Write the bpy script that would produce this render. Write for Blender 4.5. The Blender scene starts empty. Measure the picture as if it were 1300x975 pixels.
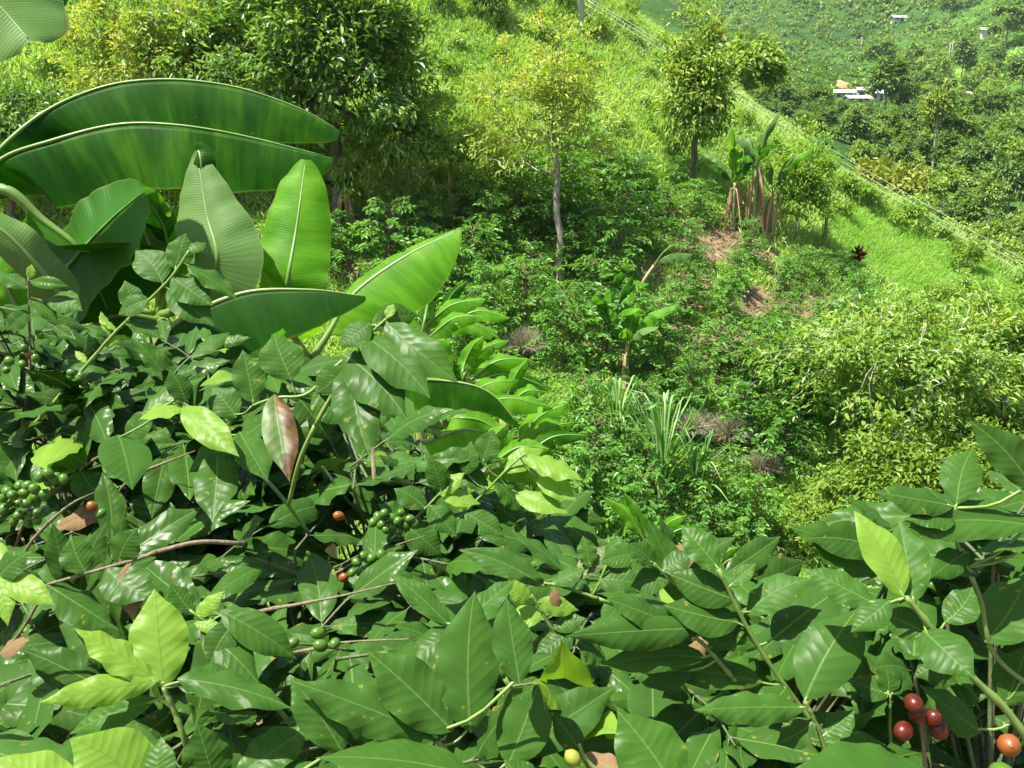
import bpy, math, random
import numpy as np
from mathutils import Vector, Matrix, noise

# ------------------------------------------------------------------ camera, sky, sun, exposure
scene = bpy.context.scene
COL = scene.collection
R = math.radians
PITCH = R(-14.0)
CAM = np.array((0.0, 0.0, 1.6))
FPX = 1222.0                       # focal length in pixels of the 1300 x 975 photograph
cam_data = bpy.data.cameras.new('camera')
cam = bpy.data.objects.new('camera', cam_data)
COL.objects.link(cam)
cam.location = CAM
cam.rotation_euler = (R(90) + PITCH, 0, 0)
cam_data.sensor_width = 36
cam_data.lens = 36 * FPX / 1300
cam_data.clip_start = 0.02
cam_data.clip_end = 5000
scene.camera = cam

SUN_EL, SUN_AZ = R(65), R(-112)    # azimuth from +Y clockwise: high, from the left
world = bpy.data.worlds.new('World')
scene.world = world
world.use_nodes = True
wn = world.node_tree.nodes
bg = wn['Background']
sky = wn.new('ShaderNodeTexSky')
sky.sky_type = 'NISHITA'
sky.sun_disc = False
sky.sun_elevation = SUN_EL
sky.sun_rotation = SUN_AZ
sky.air_density = 1.2
sky.dust_density = 2.0
world.node_tree.links.new(sky.outputs[0], bg.inputs[0])
bg.inputs[1].default_value = 0.082
sd = bpy.data.lights.new('sun', 'SUN')
sd.energy = 5.0
sd.angle = R(0.55)
sd.color = (1.0, 0.96, 0.84)
sun = bpy.data.objects.new('sun', sd)
COL.objects.link(sun)
sun_dir = Vector((math.sin(SUN_AZ) * math.cos(SUN_EL), math.cos(SUN_AZ) * math.cos(SUN_EL), math.sin(SUN_EL)))
sun.rotation_euler = sun_dir.to_track_quat('Z', 'Y').to_euler()
sun.location = (0, 0, 60)
vs = scene.view_settings
vs.view_transform = 'Standard'
vs.look = 'None'
vs.gamma = 1
vs.use_curve_mapping = False
vs.exposure = 1.4
scene.cycles.max_bounces = 6
scene.cycles.diffuse_bounces = 3
scene.cycles.glossy_bounces = 2
scene.cycles.transmission_bounces = 4
scene.cycles.transparent_max_bounces = 6
scene.cycles.volume_bounces = 0
scene.cycles.caustics_reflective = False
scene.cycles.caustics_refractive = False

rng = np.random.default_rng(7)
random.seed(7)

# ------------------------------------------------------------------ pixel <-> world
CP, SP = math.cos(PITCH), math.sin(PITCH)
def ray(px, py):
    a = (np.asarray(px, float) - 650) / FPX
    b = (487.5 - np.asarray(py, float)) / FPX
    return np.stack([a, CP - b * SP, SP + b * CP], -1)
def at(px, py, Y):
    d = ray(px, py)
    return CAM + d * (np.asarray(Y, float) / d[..., 1])[..., None]
def project(p):
    q = np.asarray(p, float) - CAM
    f = q[..., 1] * CP + q[..., 2] * SP
    u = -q[..., 1] * SP + q[..., 2] * CP
    return 650 + FPX * q[..., 0] / f, 487.5 - FPX * u / f, f
def unit(v):
    v = np.asarray(v, float)
    return v / np.maximum(np.linalg.norm(v, axis=-1, keepdims=True), 1e-9)
def in_poly(x, y, poly):
    x = np.asarray(x, float); y = np.asarray(y, float)
    r = np.zeros(x.shape, bool)
    n = len(poly)
    for i in range(n):
        x1, y1 = poly[i]; x2, y2 = poly[(i + 1) % n]
        c = ((y1 > y) != (y2 > y)) & (x < (x2 - x1) * (y - y1) / ((y2 - y1) or 1e-9) + x1)
        r ^= c
    return r

# ------------------------------------------------------------------ tags, meshes
def tag(o, label=None, cat=None, group=None, kind=None):
    if label: o['label'] = label
    if cat: o['category'] = cat
    if group: o['group'] = group
    if kind: o['kind'] = kind
    return o
def empty(name, loc, label, cat, group=None):
    o = bpy.data.objects.new(name, None)
    o.empty_display_size = 0.2
    COL.objects.link(o)
    o.location = loc
    return tag(o, label, cat, group)
def link(name, me, parent=None, world_geo=False, kind=None):
    """an object for mesh me; world_geo: vertices are in world coordinates while the parent sits elsewhere"""
    o = bpy.data.objects.new(name, me)
    COL.objects.link(o)
    if parent is not None:
        o.parent = parent
        if world_geo:
            o.location = -Vector(parent.location)
    if kind: o['kind'] = kind
    return o
def mesh_np(name, V, F, mat, smooth=True, rnd=None, uv=None):
    """V (n,3); F list of arrays (m,k); rnd per-face floats; uv per-vertex (n,2)"""
    me = bpy.data.meshes.new(name)
    V = np.asarray(V, np.float32)
    me.vertices.add(len(V))
    me.vertices.foreach_set('co', V.ravel())
    idx = np.concatenate([f.ravel() for f in F]).astype(np.int32)
    cnt = np.concatenate([np.full(len(f), f.shape[1]) for f in F]).astype(np.int32)
    st = np.concatenate([[0], np.cumsum(cnt)[:-1]]).astype(np.int32)
    me.loops.add(len(idx))
    me.loops.foreach_set('vertex_index', idx)
    me.polygons.add(len(cnt))
    me.polygons.foreach_set('loop_start', st)
    me.polygons.foreach_set('loop_total', cnt)
    me.polygons.foreach_set('use_smooth', np.full(len(cnt), smooth))
    me.update(calc_edges=True)
    if rnd is not None:
        a = me.attributes.new('rnd', 'FLOAT', 'FACE')
        a.data.foreach_set('value', np.asarray(rnd, np.float32))
    if uv is not None:
        l = me.uv_layers.new(name='UVMap')
        l.data.foreach_set('uv', np.asarray(uv, np.float32)[idx].ravel())
    me.materials.append(mat)
    return me
class MB:
    """collects tubes, boxes and faces of ONE part"""
    def __init__(s): s.V = []; s.F4 = []; s.F3 = []; s.n = 0
    def add(s, V, F):
        V = np.asarray(V, float)
        for f in F:
            f = [i + s.n for i in f]
            (s.F4 if len(f) == 4 else s.F3).append(f)
        s.V.append(V); s.n += len(V)
    def tube(s, pts, rad, k=6, cap=True):
        pts = np.asarray(pts, float); n = len(pts)
        rad = np.broadcast_to(np.asarray(rad, float), (n,))
        t = unit(np.gradient(pts, axis=0))
        ref = np.array((0.3, 0.2, 1.0)) if abs(t[0][2]) < .8 else np.array((1.0, .2, .1))
        a = unit(np.cross(t, ref)); b = np.cross(t, a)
        th = np.arange(k) * 2 * np.pi / k
        V = pts[:, None] + rad[:, None, None] * (np.cos(th)[None, :, None] * a[:, None] + np.sin(th)[None, :, None] * b[:, None])
        V = V.reshape(-1, 3); F = []
        for i in range(n - 1):
            for j in range(k):
                j2 = (j + 1) % k
                F.append((i * k + j, i * k + j2, (i + 1) * k + j2, (i + 1) * k + j))
        if cap:
            V = np.vstack([V, pts[0], pts[-1]])
            for j in range(k):
                F.append((n * k, (j + 1) % k, j)); F.append((n * k + 1, (n - 1) * k + j, (n - 1) * k + (j + 1) % k))
        s.add(V, F)
    def box(s, lo, hi):
        x0, y0, z0 = lo; x1, y1, z1 = hi
        s.add([(x0, y0, z0), (x1, y0, z0), (x1, y1, z0), (x0, y1, z0), (x0, y0, z1), (x1, y0, z1), (x1, y1, z1), (x0, y1, z1)],
              [(0, 3, 2, 1), (4, 5, 6, 7), (0, 1, 5, 4), (1, 2, 6, 5), (2, 3, 7, 6), (3, 0, 4, 7)])
    def mesh(s, name, mat, smooth=True):
        F = []
        if s.F4: F.append(np.array(s.F4))
        if s.F3: F.append(np.array(s.F3))
        return mesh_np(name, np.vstack(s.V), F, mat, smooth)
def spline(pts, n):
    """Catmull-Rom through pts, n samples"""
    p = np.asarray(pts, float)
    if len(p) == 2: return p[0] + (p[1] - p[0]) * np.linspace(0, 1, n)[:, None]
    p = np.vstack([2 * p[0] - p[1], p, 2 * p[-1] - p[-2]])
    m = len(p) - 3
    u = np.linspace(0, m - 1e-6, n); i = u.astype(int); f = (u - i)[:, None]
    a, b, c, d = p[i], p[i + 1], p[i + 2], p[i + 3]
    return 0.5 * (2 * b + (c - a) * f + (2 * a - 5 * b + 4 * c - d) * f ** 2 + (3 * b - a - 3 * c + d) * f ** 3)

# ------------------------------------------------------------------ materials
def new_mat(name):
    m = bpy.data.materials.new(name); m.use_nodes = True
    nt = m.node_tree; nt.nodes.clear()
    return m, nt
def N(nt, typ, **kw):
    n = nt.nodes.new(typ)
    for k, v in kw.items():
        if k.startswith('i_'): n.inputs[k[2:].replace('_', ' ')].default_value = v
        else: setattr(n, k, v)
    return n
def L(nt, a, b): nt.links.new(a, b)
def math_n(nt, op, a, b=None, c=None):
    n = nt.nodes.new('ShaderNodeMath'); n.operation = op
    for i, v in enumerate((a, b, c)):
        if v is None: continue
        if isinstance(v, (int, float)): n.inputs[i].default_value = v
        else: L(nt, v, n.inputs[i])
    return n.outputs[0]
def mix_c(nt, fac, a, b, typ='MIX'):
    n = nt.nodes.new('ShaderNodeMix'); n.data_type = 'RGBA'; n.blend_type = typ
    for s, v in ((n.inputs[0], fac), (n.inputs[6], a), (n.inputs[7], b)):
        if isinstance(v, (int, float)): s.default_value = v
        elif isinstance(v, tuple): s.default_value = (*v, 1) if len(v) == 3 else v
        else: L(nt, v, s)
    return n.outputs[2]
def sstep(nt, x, e0, e1):
    n = nt.nodes.new('ShaderNodeMapRange'); n.interpolation_type = 'SMOOTHSTEP'
    L(nt, x, n.inputs[0]); n.inputs[1].default_value = e0; n.inputs[2].default_value = e1
    return n.outputs[0]
def ramp(nt, fac, cols):
    n = nt.nodes.new('ShaderNodeValToRGB'); e = n.color_ramp.elements
    while len(e) < len(cols): e.new(0.5)
    for i, c in enumerate(cols):
        p, rgb = c if isinstance(c[1], tuple) else (i / max(1, len(cols) - 1), c)
        e[i].position = p; e[i].color = (*rgb, 1)
    L(nt, fac, n.inputs[0])
    return n.outputs[0]
def leaf_shader(nt, color, rough, tfac, tmul=(1.7, 1.75, 0.5), bump=None, spec=0.5, hole=None):
    out = N(nt, 'ShaderNodeOutputMaterial')
    p = N(nt, 'ShaderNodeBsdfPrincipled', i_Roughness=rough)
    p.inputs['Specular IOR Level'].default_value = spec
    t = N(nt, 'ShaderNodeBsdfTranslucent')
    L(nt, color, p.inputs['Base Color'])
    L(nt, mix_c(nt, 1.0, color, tmul, 'MULTIPLY'), t.inputs[0])
    if bump is not None:
        L(nt, bump, p.inputs['Normal'])
    mx = N(nt, 'ShaderNodeMixShader'); mx.inputs[0].default_value = tfac
    L(nt, p.outputs[0], mx.inputs[1]); L(nt, t.outputs[0], mx.inputs[2])
    if hole is None: L(nt, mx.outputs[0], out.inputs[0])
    else:
        tr = N(nt, 'ShaderNodeBsdfTransparent'); m2 = N(nt, 'ShaderNodeMixShader')
        L(nt, hole, m2.inputs[0]); L(nt, mx.outputs[0], m2.inputs[1]); L(nt, tr.outputs[0], m2.inputs[2]); L(nt, m2.outputs[0], out.inputs[0])
def foliage_mat(name, cols, rough=0.5, tfac=0.32, spec=0.4):
    """small joined leaves: colour by the per-leaf attribute"""
    m, nt = new_mat(name)
    a = N(nt, 'ShaderNodeAttribute', attribute_name='rnd')
    oi = N(nt, 'ShaderNodeObjectInfo')
    v = math_n(nt, 'ADD', a.outputs['Fac'], math_n(nt, 'MULTIPLY', math_n(nt, 'SUBTRACT', oi.outputs['Random'], 0.5), 0.25))
    leaf_shader(nt, ramp(nt, v, cols), rough, tfac, spec=spec)
    return m
def bark_mat(name, c1, c2, scale=30, rough=0.9):
    m, nt = new_mat(name)
    tc = N(nt, 'ShaderNodeTexCoord')
    mp = N(nt, 'ShaderNodeMapping'); mp.inputs['Scale'].default_value = (1, 1, 0.3)
    L(nt, tc.outputs['Object'], mp.inputs[0])
    no = N(nt, 'ShaderNodeTexNoise', i_Scale=scale, i_Detail=6.0, i_Roughness=0.65)
    L(nt, mp.outputs[0], no.inputs[0])
    c = ramp(nt, no.outputs[0], [(0.3, c1), (0.65, c2)])
    p = N(nt, 'ShaderNodeBsdfPrincipled', i_Roughness=rough); L(nt, c, p.inputs['Base Color'])
    bp = N(nt, 'ShaderNodeBump', i_Strength=0.5, i_Distance=0.02); L(nt, no.outputs[0], bp.inputs['Height']); L(nt, bp.outputs[0], p.inputs['Normal'])
    out = N(nt, 'ShaderNodeOutputMaterial'); L(nt, p.outputs[0], out.inputs[0])
    return m
def plain_mat(name, c, rough=0.7, var=0.15, scale=8.0, metallic=0.0):
    m, nt = new_mat(name)
    tc = N(nt, 'ShaderNodeTexCoord')
    no = N(nt, 'ShaderNodeTexNoise', i_Scale=scale, i_Detail=5.0)
    L(nt, tc.outputs['Object'], no.inputs[0])
    lo = tuple(x * (1 - var) for x in c); hi = tuple(min(1, x * (1 + var)) for x in c)
    p = N(nt, 'ShaderNodeBsdfPrincipled', i_Roughness=rough, i_Metallic=metallic)
    L(nt, ramp(nt, no.outputs[0], [(0.3, lo), (0.7, hi)]), p.inputs['Base Color'])
    out = N(nt, 'ShaderNodeOutputMaterial'); L(nt, p.outputs[0], out.inputs[0])
    return m

def coffee_leaf_mat(name, cols, rough=0.3, tfac=0.3, spec=0.5, damage=0.0, brown=0.0, vein=0.35, back=(0.045, 0.105, 0.018)):
    """big single coffee leaves; UV = (along, 0.5 + across/length)"""
    m, nt = new_mat(name)
    uvn = N(nt, 'ShaderNodeUVMap', uv_map='UVMap')
    sx = N(nt, 'ShaderNodeSeparateXYZ'); L(nt, uvn.outputs[0], sx.inputs[0])
    u = sx.outputs[0]
    v = math_n(nt, 'SUBTRACT', sx.outputs[1], 0.5)
    av = math_n(nt, 'ABSOLUTE', v)
    oi = N(nt, 'ShaderNodeObjectInfo')
    rnd = oi.outputs['Random']
    # lateral veins: arcs leaving the midrib
    nv = N(nt, 'ShaderNodeTexNoise', i_Scale=3.0, i_Detail=2.0, noise_dimensions='4D')
    L(nt, uvn.outputs[0], nv.inputs[0]); L(nt, math_n(nt, 'MULTIPLY', rnd, 63.0), nv.inputs['W'])
    s = math_n(nt, 'MULTIPLY', math_n(nt, 'SUBTRACT', u, math_n(nt, 'MULTIPLY', av, 0.85)), 9.5)
    s = math_n(nt, 'ADD', s, math_n(nt, 'MULTIPLY', nv.outputs[0], 1.6))
    fr = math_n(nt, 'ABSOLUTE', math_n(nt, 'SUBTRACT', math_n(nt, 'FRACT', s), 0.5))
    lat = math_n(nt, 'MULTIPLY', sstep(nt, fr, 0.09, 0.0), sstep(nt, nv.outputs[0], 0.3, 0.65))
    mid = sstep(nt, math_n(nt, 'ADD', av, math_n(nt, 'MULTIPLY', u, 0.005)), 0.012, 0.006)
    n1 = N(nt, 'ShaderNodeTexNoise', i_Scale=5.0, i_Detail=4.0, noise_dimensions='4D')
    L(nt, uvn.outputs[0], n1.inputs[0]); L(nt, math_n(nt, 'MULTIPLY', rnd, 37.0), n1.inputs['W'])
    fac = math_n(nt, 'ADD', math_n(nt, 'MULTIPLY', rnd, 0.75), math_n(nt, 'MULTIPLY', math_n(nt, 'SUBTRACT', n1.outputs[0], 0.4), 0.5))
    c = ramp(nt, fac, cols)
    light = mix_c(nt, 1.0, c, (1.5, 1.4, 1.3), 'MULTIPLY')
    c = mix_c(nt, math_n(nt, 'MULTIPLY', lat, vein), c, light)
    n9 = N(nt, 'ShaderNodeTexNoise', i_Scale=60.0, i_Detail=3.0); L(nt, uvn.outputs[0], n9.inputs[0])
    c = mix_c(nt, 0.35, c, mix_c(nt, n9.outputs[0], mix_c(nt, 1.0, c, (.55, .6, .6), 'MULTIPLY'), mix_c(nt, 1.0, c, (1.5, 1.35, 1.2), 'MULTIPLY')))
    geo = N(nt, 'ShaderNodeNewGeometry')
    c = mix_c(nt, math_n(nt, 'MULTIPLY', geo.outputs['Backfacing'], 0.7), c, back)
    c = mix_c(nt, math_n(nt, 'MULTIPLY', mid, 0.55), c, (0.13, 0.22, 0.05))
    n2 = N(nt, 'ShaderNodeTexNoise', i_Scale=9.0, i_Detail=3.0, noise_dimensions='4D')
    L(nt, uvn.outputs[0], n2.inputs[0]); L(nt, math_n(nt, 'MULTIPLY', rnd, 91.0), n2.inputs['W'])
    hole = None
    if damage > 0:
        hole = math_n(nt, 'GREATER_THAN', math_n(nt, 'ADD', n2.outputs[0], math_n(nt, 'MULTIPLY', av, 0.35)), 0.885 - damage)
        d = sstep(nt, math_n(nt, 'ADD', n2.outputs[0], math_n(nt, 'MULTIPLY', av, 0.35)), 0.82 - damage, 0.86 - damage)
        halo = sstep(nt, math_n(nt, 'ADD', n2.outputs[0], math_n(nt, 'MULTIPLY', av, 0.35)), 0.77 - damage, 0.84 - damage)
        c = mix_c(nt, math_n(nt, 'MULTIPLY', halo, 0.6), c, (0.30, 0.28, 0.03))
        c = mix_c(nt, d, c, (0.13, 0.07, 0.03))
    if brown > 0:
        e = math_n(nt, 'ADD', v, math_n(nt, 'MULTIPLY', math_n(nt, 'SUBTRACT', n1.outputs[0], 0.5), 0.35))
        f = sstep(nt, e, -0.03, 0.03)
        c = mix_c(nt, f, c, ramp(nt, n2.outputs[0], [(0.35, (0.05, 0.022, 0.006)), (0.6, (0.15, 0.08, 0.018))]))
    # relief between the veins
    h = math_n(nt, 'SUBTRACT', math_n(nt, 'MULTIPLY', math_n(nt, 'SINE', math_n(nt, 'MULTIPLY', fr, 3.1416)), 1.0), math_n(nt, 'MULTIPLY', mid, 0.8))
    bp = N(nt, 'ShaderNodeBump', i_Strength=0.2, i_Distance=0.0018); L(nt, h, bp.inputs['Height'])
    leaf_shader(nt, c, rough, tfac, bump=bp.outputs[0], spec=spec, hole=hole)
    return m
def banana_leaf_mat(name, cols, tfac=0.42, rough=0.46, torn=False, tmul=(1.9, 1.7, 0.35), back=(0.04, 0.135, 0.016)):
    """UV = (along in metres, across -1..1)"""
    m, nt = new_mat(name)
    uvn = N(nt, 'ShaderNodeUVMap', uv_map='UVMap')
    oi = N(nt, 'ShaderNodeObjectInfo')
    mp = N(nt, 'ShaderNodeMapping'); mp.inputs['Scale'].default_value = (28, 0.8, 1)
    L(nt, uvn.outputs[0], mp.inputs[0])
    a = N(nt, 'ShaderNodeTexNoise', i_Scale=1.0, i_Detail=5.0, i_Roughness=0.7, noise_dimensions='4D')
    L(nt, mp.outputs[0], a.inputs[0]); L(nt, math_n(nt, 'MULTIPLY', oi.outputs['Random'], 50.0), a.inputs['W'])
    mp2 = N(nt, 'ShaderNodeMapping'); mp2.inputs['Scale'].default_value = (5, 0.7, 1)
    L(nt, uvn.outputs[0], mp2.inputs[0])
    b = N(nt, 'ShaderNodeTexNoise', i_Scale=1.0, i_Detail=3.0, noise_dimensions='4D')
    L(nt, mp2.outputs[0], b.inputs[0]); L(nt, math_n(nt, 'MULTIPLY', oi.outputs['Random'], 80.0), b.inputs['W'])
    f = math_n(nt, 'ADD', math_n(nt, 'MULTIPLY', a.outputs[0], 0.5), math_n(nt, 'MULTIPLY', math_n(nt, 'SUBTRACT', b.outputs[0], 0.22), 0.9))
    c = ramp(nt, f, cols)
    geo = N(nt, 'ShaderNodeNewGeometry')
    c = mix_c(nt, math_n(nt, 'MULTIPLY', geo.outputs['Backfacing'], 0.75), c, mix_c(nt, math_n(nt, 'MULTIPLY', a.outputs[0], 0.6), back, tuple(x * 1.5 for x in back)))
    sx = N(nt, 'ShaderNodeSeparateXYZ'); L(nt, uvn.outputs[0], sx.inputs[0])
    edge = sstep(nt, math_n(nt, 'ABSOLUTE', sx.outputs[1]), 0.965, 1.0)
    c = mix_c(nt, math_n(nt, 'MULTIPLY', edge, 0.35), c, (0.28, 0.33, 0.08))
    ne = N(nt, 'ShaderNodeTexNoise', i_Scale=9.0, i_Detail=3.0); L(nt, uvn.outputs[0], ne.inputs[0])
    spot = sstep(nt, math_n(nt, 'ADD', ne.outputs[0], math_n(nt, 'MULTIPLY', sstep(nt, math_n(nt, 'ABSOLUTE', sx.outputs[1]), 0.8, 1.0), 0.16)), 0.74, 0.78)
    c = mix_c(nt, spot, c, (0.16, 0.10, 0.03))
    w = math_n(nt, 'SINE', math_n(nt, 'MULTIPLY', sx.outputs[0], 520.0))
    h = math_n(nt, 'ADD', math_n(nt, 'MULTIPLY', w, 0.15), a.outputs[0])
    bp = N(nt, 'ShaderNodeBump', i_Strength=0.3, i_Distance=0.0045); L(nt, h, bp.inputs['Height'])
    leaf_shader(nt, c, rough, tfac, tmul=tmul, bump=bp.outputs[0], spec=0.1)
    return m

M = {}
M['cof_mature'] = coffee_leaf_mat('coffee_leaf_mature', [(0.0062, 0.0313, 0.0025), (0.0126, 0.0586, 0.0045), (0.0287, 0.1042, 0.0070)], rough=0.36, tfac=0.22, damage=0.09, spec=0.09)
M['cof_deep'] = coffee_leaf_mat('coffee_leaf_painted_shade', [(0.0043, 0.0204, 0.0019), (0.0087, 0.0384, 0.0034), (0.0191, 0.0690, 0.0053)], rough=0.3, tfac=0.14, damage=0.09, spec=0.1)  # darker green that paints shade into the foreground leaf mass
M['cof_dull'] = coffee_leaf_mat('coffee_leaf_dull', [(0.0230, 0.0893, 0.0112), (0.0486, 0.1428, 0.0184)], rough=0.44, tfac=0.24, spec=0.08, damage=0.08)
M['cof_mid'] = coffee_leaf_mat('coffee_leaf_mid', [(0.0340, 0.1321, 0.0074), (0.0680, 0.1928, 0.0110)], spec=0.16, rough=0.38, tfac=0.36, damage=0.05)
M['cof_lime'] = coffee_leaf_mat('coffee_leaf_young', [(0.1312, 0.3034, 0.0098), (0.2214, 0.4018, 0.0180)], rough=0.4, spec=0.2, tfac=0.42, vein=0.3, back=(0.1804, 0.2952, 0.0492))
M['cof_brown'] = coffee_leaf_mat('coffee_leaf_dead', [(0.1120, 0.0595, 0.0315), (0.2100, 0.1260, 0.0630)], rough=0.8, tfac=0.1, spec=0.2, back=(0.1820, 0.1120, 0.0560))
M['cof_yellow'] = coffee_leaf_mat('coffee_leaf_yellowing', [(0.1540, 0.1540, 0.0210), (0.2100, 0.1680, 0.0350)], rough=0.5, tfac=0.3, damage=0.15)
M['cof_half'] = coffee_leaf_mat('coffee_leaf_half_brown', [(0.1120, 0.1680, 0.0210), (0.1400, 0.1890, 0.0280)], rough=0.5, tfac=0.25, brown=1.0)
M['ban'] = banana_leaf_mat('banana_leaf', [(0.3, (0.0072, 0.0504, 0.0022)), (0.5, (0.0202, 0.1008, 0.0043)), (0.72, (0.0684, 0.2016, 0.0101))], tfac=0.5)
M['ban_dark'] = banana_leaf_mat('banana_leaf_dark', [(0.3, (0.0072, 0.0446, 0.0029)), (0.6, (0.0158, 0.0828, 0.0043)), (0.8, (0.0360, 0.1368, 0.0072))], tfac=0.42)
M['ban_lite'] = banana_leaf_mat('banana_leaf_light', [(0.3, (0.0390, 0.1482, 0.0062)), (0.52, (0.0858, 0.2496, 0.0125)), (0.75, (0.1638, 0.3510, 0.0312))], tfac=0.45, back=(0.1014, 0.2340, 0.0312))
M['ban_pale'] = banana_leaf_mat('banana_leaf_pale', [(0.3, (0.0750, 0.1575, 0.0375)), (0.6, (0.1050, 0.1950, 0.0525)), (0.8, (0.1350, 0.2250, 0.0675))], tfac=0.25, back=(0.0975, 0.1800, 0.0525), tmul=(1.5, 1.5, 0.6))
M['ban_dead'] = banana_leaf_mat('banana_leaf_dead', [(0.3, (0.2080, 0.1170, 0.0625)), (0.6, (0.4160, 0.2730, 0.1500)), (0.8, (0.5850, 0.4420, 0.2750))], tfac=0.1, rough=0.85, tmul=(1.1, 0.9, 0.5), back=(0.4680, 0.3250, 0.1875))
M['midrib'] = plain_mat('banana_midrib', (0.1120, 0.2000, 0.0360), rough=0.4, var=0.2)
M['pseudostem'] = bark_mat('banana_pseudostem', (0.13, 0.16, 0.04), (0.30, 0.33, 0.12), scale=12, rough=0.55)
M['stem_dead'] = bark_mat('banana_stem_dead', (0.20, 0.12, 0.06), (0.48, 0.36, 0.22), scale=14)
M['twig_green'] = bark_mat('coffee_twig_green', (0.0450, 0.0750, 0.0225), (0.1125, 0.1350, 0.0525), scale=60, rough=0.6)
M['twig'] = bark_mat('coffee_twig_bark', (0.0900, 0.0638, 0.0375), (0.2250, 0.1800, 0.1125), scale=60)
M['shoot'] = plain_mat('coffee_green_shoot', (0.1600, 0.2480, 0.0560), rough=0.4, var=0.2, scale=40)
M['bark_grey'] = bark_mat('bark_grey', (0.10, 0.085, 0.065), (0.34, 0.30, 0.24), scale=16)
M['bark_pale'] = bark_mat('bark_pale', (0.24, 0.21, 0.17), (0.50, 0.46, 0.38), scale=20)
M['bark_dark'] = bark_mat('bark_dark', (0.05, 0.04, 0.03), (0.16, 0.13, 0.09), scale=16)
M['cher_green'] = plain_mat('cherry_green', (0.0562, 0.1350, 0.0105), rough=0.28, var=0.25, scale=60)
M['cher_red'] = plain_mat('cherry_red', (0.0781, 0.0095, 0.0018), rough=0.3, var=0.4, scale=50)
M['cher_orange'] = plain_mat('cherry_orange', (0.2100, 0.0595, 0.0084), rough=0.42, var=0.45, scale=90)
M['cher_yellow'] = plain_mat('cherry_yellow', (0.2400, 0.2560, 0.0280), rough=0.25, var=0.2, scale=50)
G = foliage_mat
M['f_coffee'] = G('foliage_coffee', [(0.0482, 0.1449, 0.0187), (0.0886, 0.2308, 0.0299), (0.1493, 0.3221, 0.0467), (0.2601, 0.4724, 0.0842)], rough=0.42, tfac=0.42, spec=0.4)
M['f_big'] = G('foliage_big_tree', [(0.05, 0.12, 0.02), (0.10, 0.20, 0.036), (0.18, 0.30, 0.065), (0.28, 0.39, 0.11), (0.44, 0.44, 0.14)], rough=0.42, tfac=0.33, spec=0.5)
M['f_yellow'] = G('foliage_yellow_tree', [(0.11, 0.20, 0.025), (0.18, 0.29, 0.04), (0.27, 0.37, 0.06), (0.36, 0.41, 0.09), (0.38, 0.33, 0.10)], tfac=0.35)
M['f_olive'] = G('foliage_olive_tree', [(0.0690, 0.1495, 0.0220), (0.1380, 0.2415, 0.0374), (0.2300, 0.3335, 0.0550), (0.3565, 0.3910, 0.0770), (0.4830, 0.3910, 0.0990)], tfac=0.28)
M['f_guava'] = G('foliage_guava', [(0.0736, 0.1564, 0.0202), (0.1288, 0.2392, 0.0331), (0.1932, 0.3128, 0.0506), (0.2760, 0.3956, 0.0828), (0.3864, 0.2944, 0.0828)], rough=0.4, tfac=0.33)
M['f_bright'] = G('foliage_bright_shrub', [(0.10, 0.20, 0.022), (0.18, 0.31, 0.036), (0.28, 0.42, 0.06)], tfac=0.35)
M['f_bushy'] = G('foliage_yellowgreen_bush', [(0.0810, 0.1620, 0.0162), (0.1620, 0.2610, 0.0270), (0.2520, 0.3510, 0.0450)], tfac=0.33)
M['f_dry'] = G('foliage_dry', [(0.1650, 0.1425, 0.1050), (0.2850, 0.2550, 0.1950), (0.4200, 0.3975, 0.3225)], rough=0.9, tfac=0.15, spec=0.1)
M['f_reed'] = G('foliage_reed', [(0.07, 0.20, 0.045), (0.12, 0.28, 0.07), (0.20, 0.37, 0.11), (0.34, 0.42, 0.19)], tfac=0.25)
M['f_grass'] = G('foliage_grass', [(0.1200, 0.2134, 0.0438), (0.2100, 0.3395, 0.0813), (0.3000, 0.4365, 0.1250), (0.4100, 0.5238, 0.2000), (0.5500, 0.5529, 0.3750)], tfac=0.35, rough=0.6)
M['f_meadow'] = G('foliage_meadow', [(0.18, 0.34, 0.06), (0.26, 0.44, 0.09), (0.36, 0.52, 0.15)], tfac=0.35, rough=0.6)
M['f_valley'] = G('foliage_valley', [(0.0593, 0.1268, 0.0202), (0.1049, 0.1927, 0.0303), (0.1643, 0.2636, 0.0403), (0.2282, 0.3448, 0.0572)], tfac=0.3, rough=0.6)
M['f_valley_lite'] = G('foliage_valley_light', [(0.1463, 0.2340, 0.0386), (0.2145, 0.3218, 0.0558), (0.3022, 0.3997, 0.0772)], tfac=0.3, rough=0.6)
M['f_valley_grey'] = G('foliage_valley_grey', [(0.0802, 0.1536, 0.0330), (0.1336, 0.2252, 0.0528), (0.1960, 0.2969, 0.0792)], tfac=0.2, rough=0.7)
M['f_ochre'] = G('foliage_ochre', [(0.1020, 0.1785, 0.0255), (0.2040, 0.2465, 0.0340), (0.3060, 0.2890, 0.0595)], tfac=0.25)
M['f_red'] = G('foliage_red', [(0.07, 0.015, 0.015), (0.14, 0.02, 0.02)], tfac=0.2)

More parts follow.
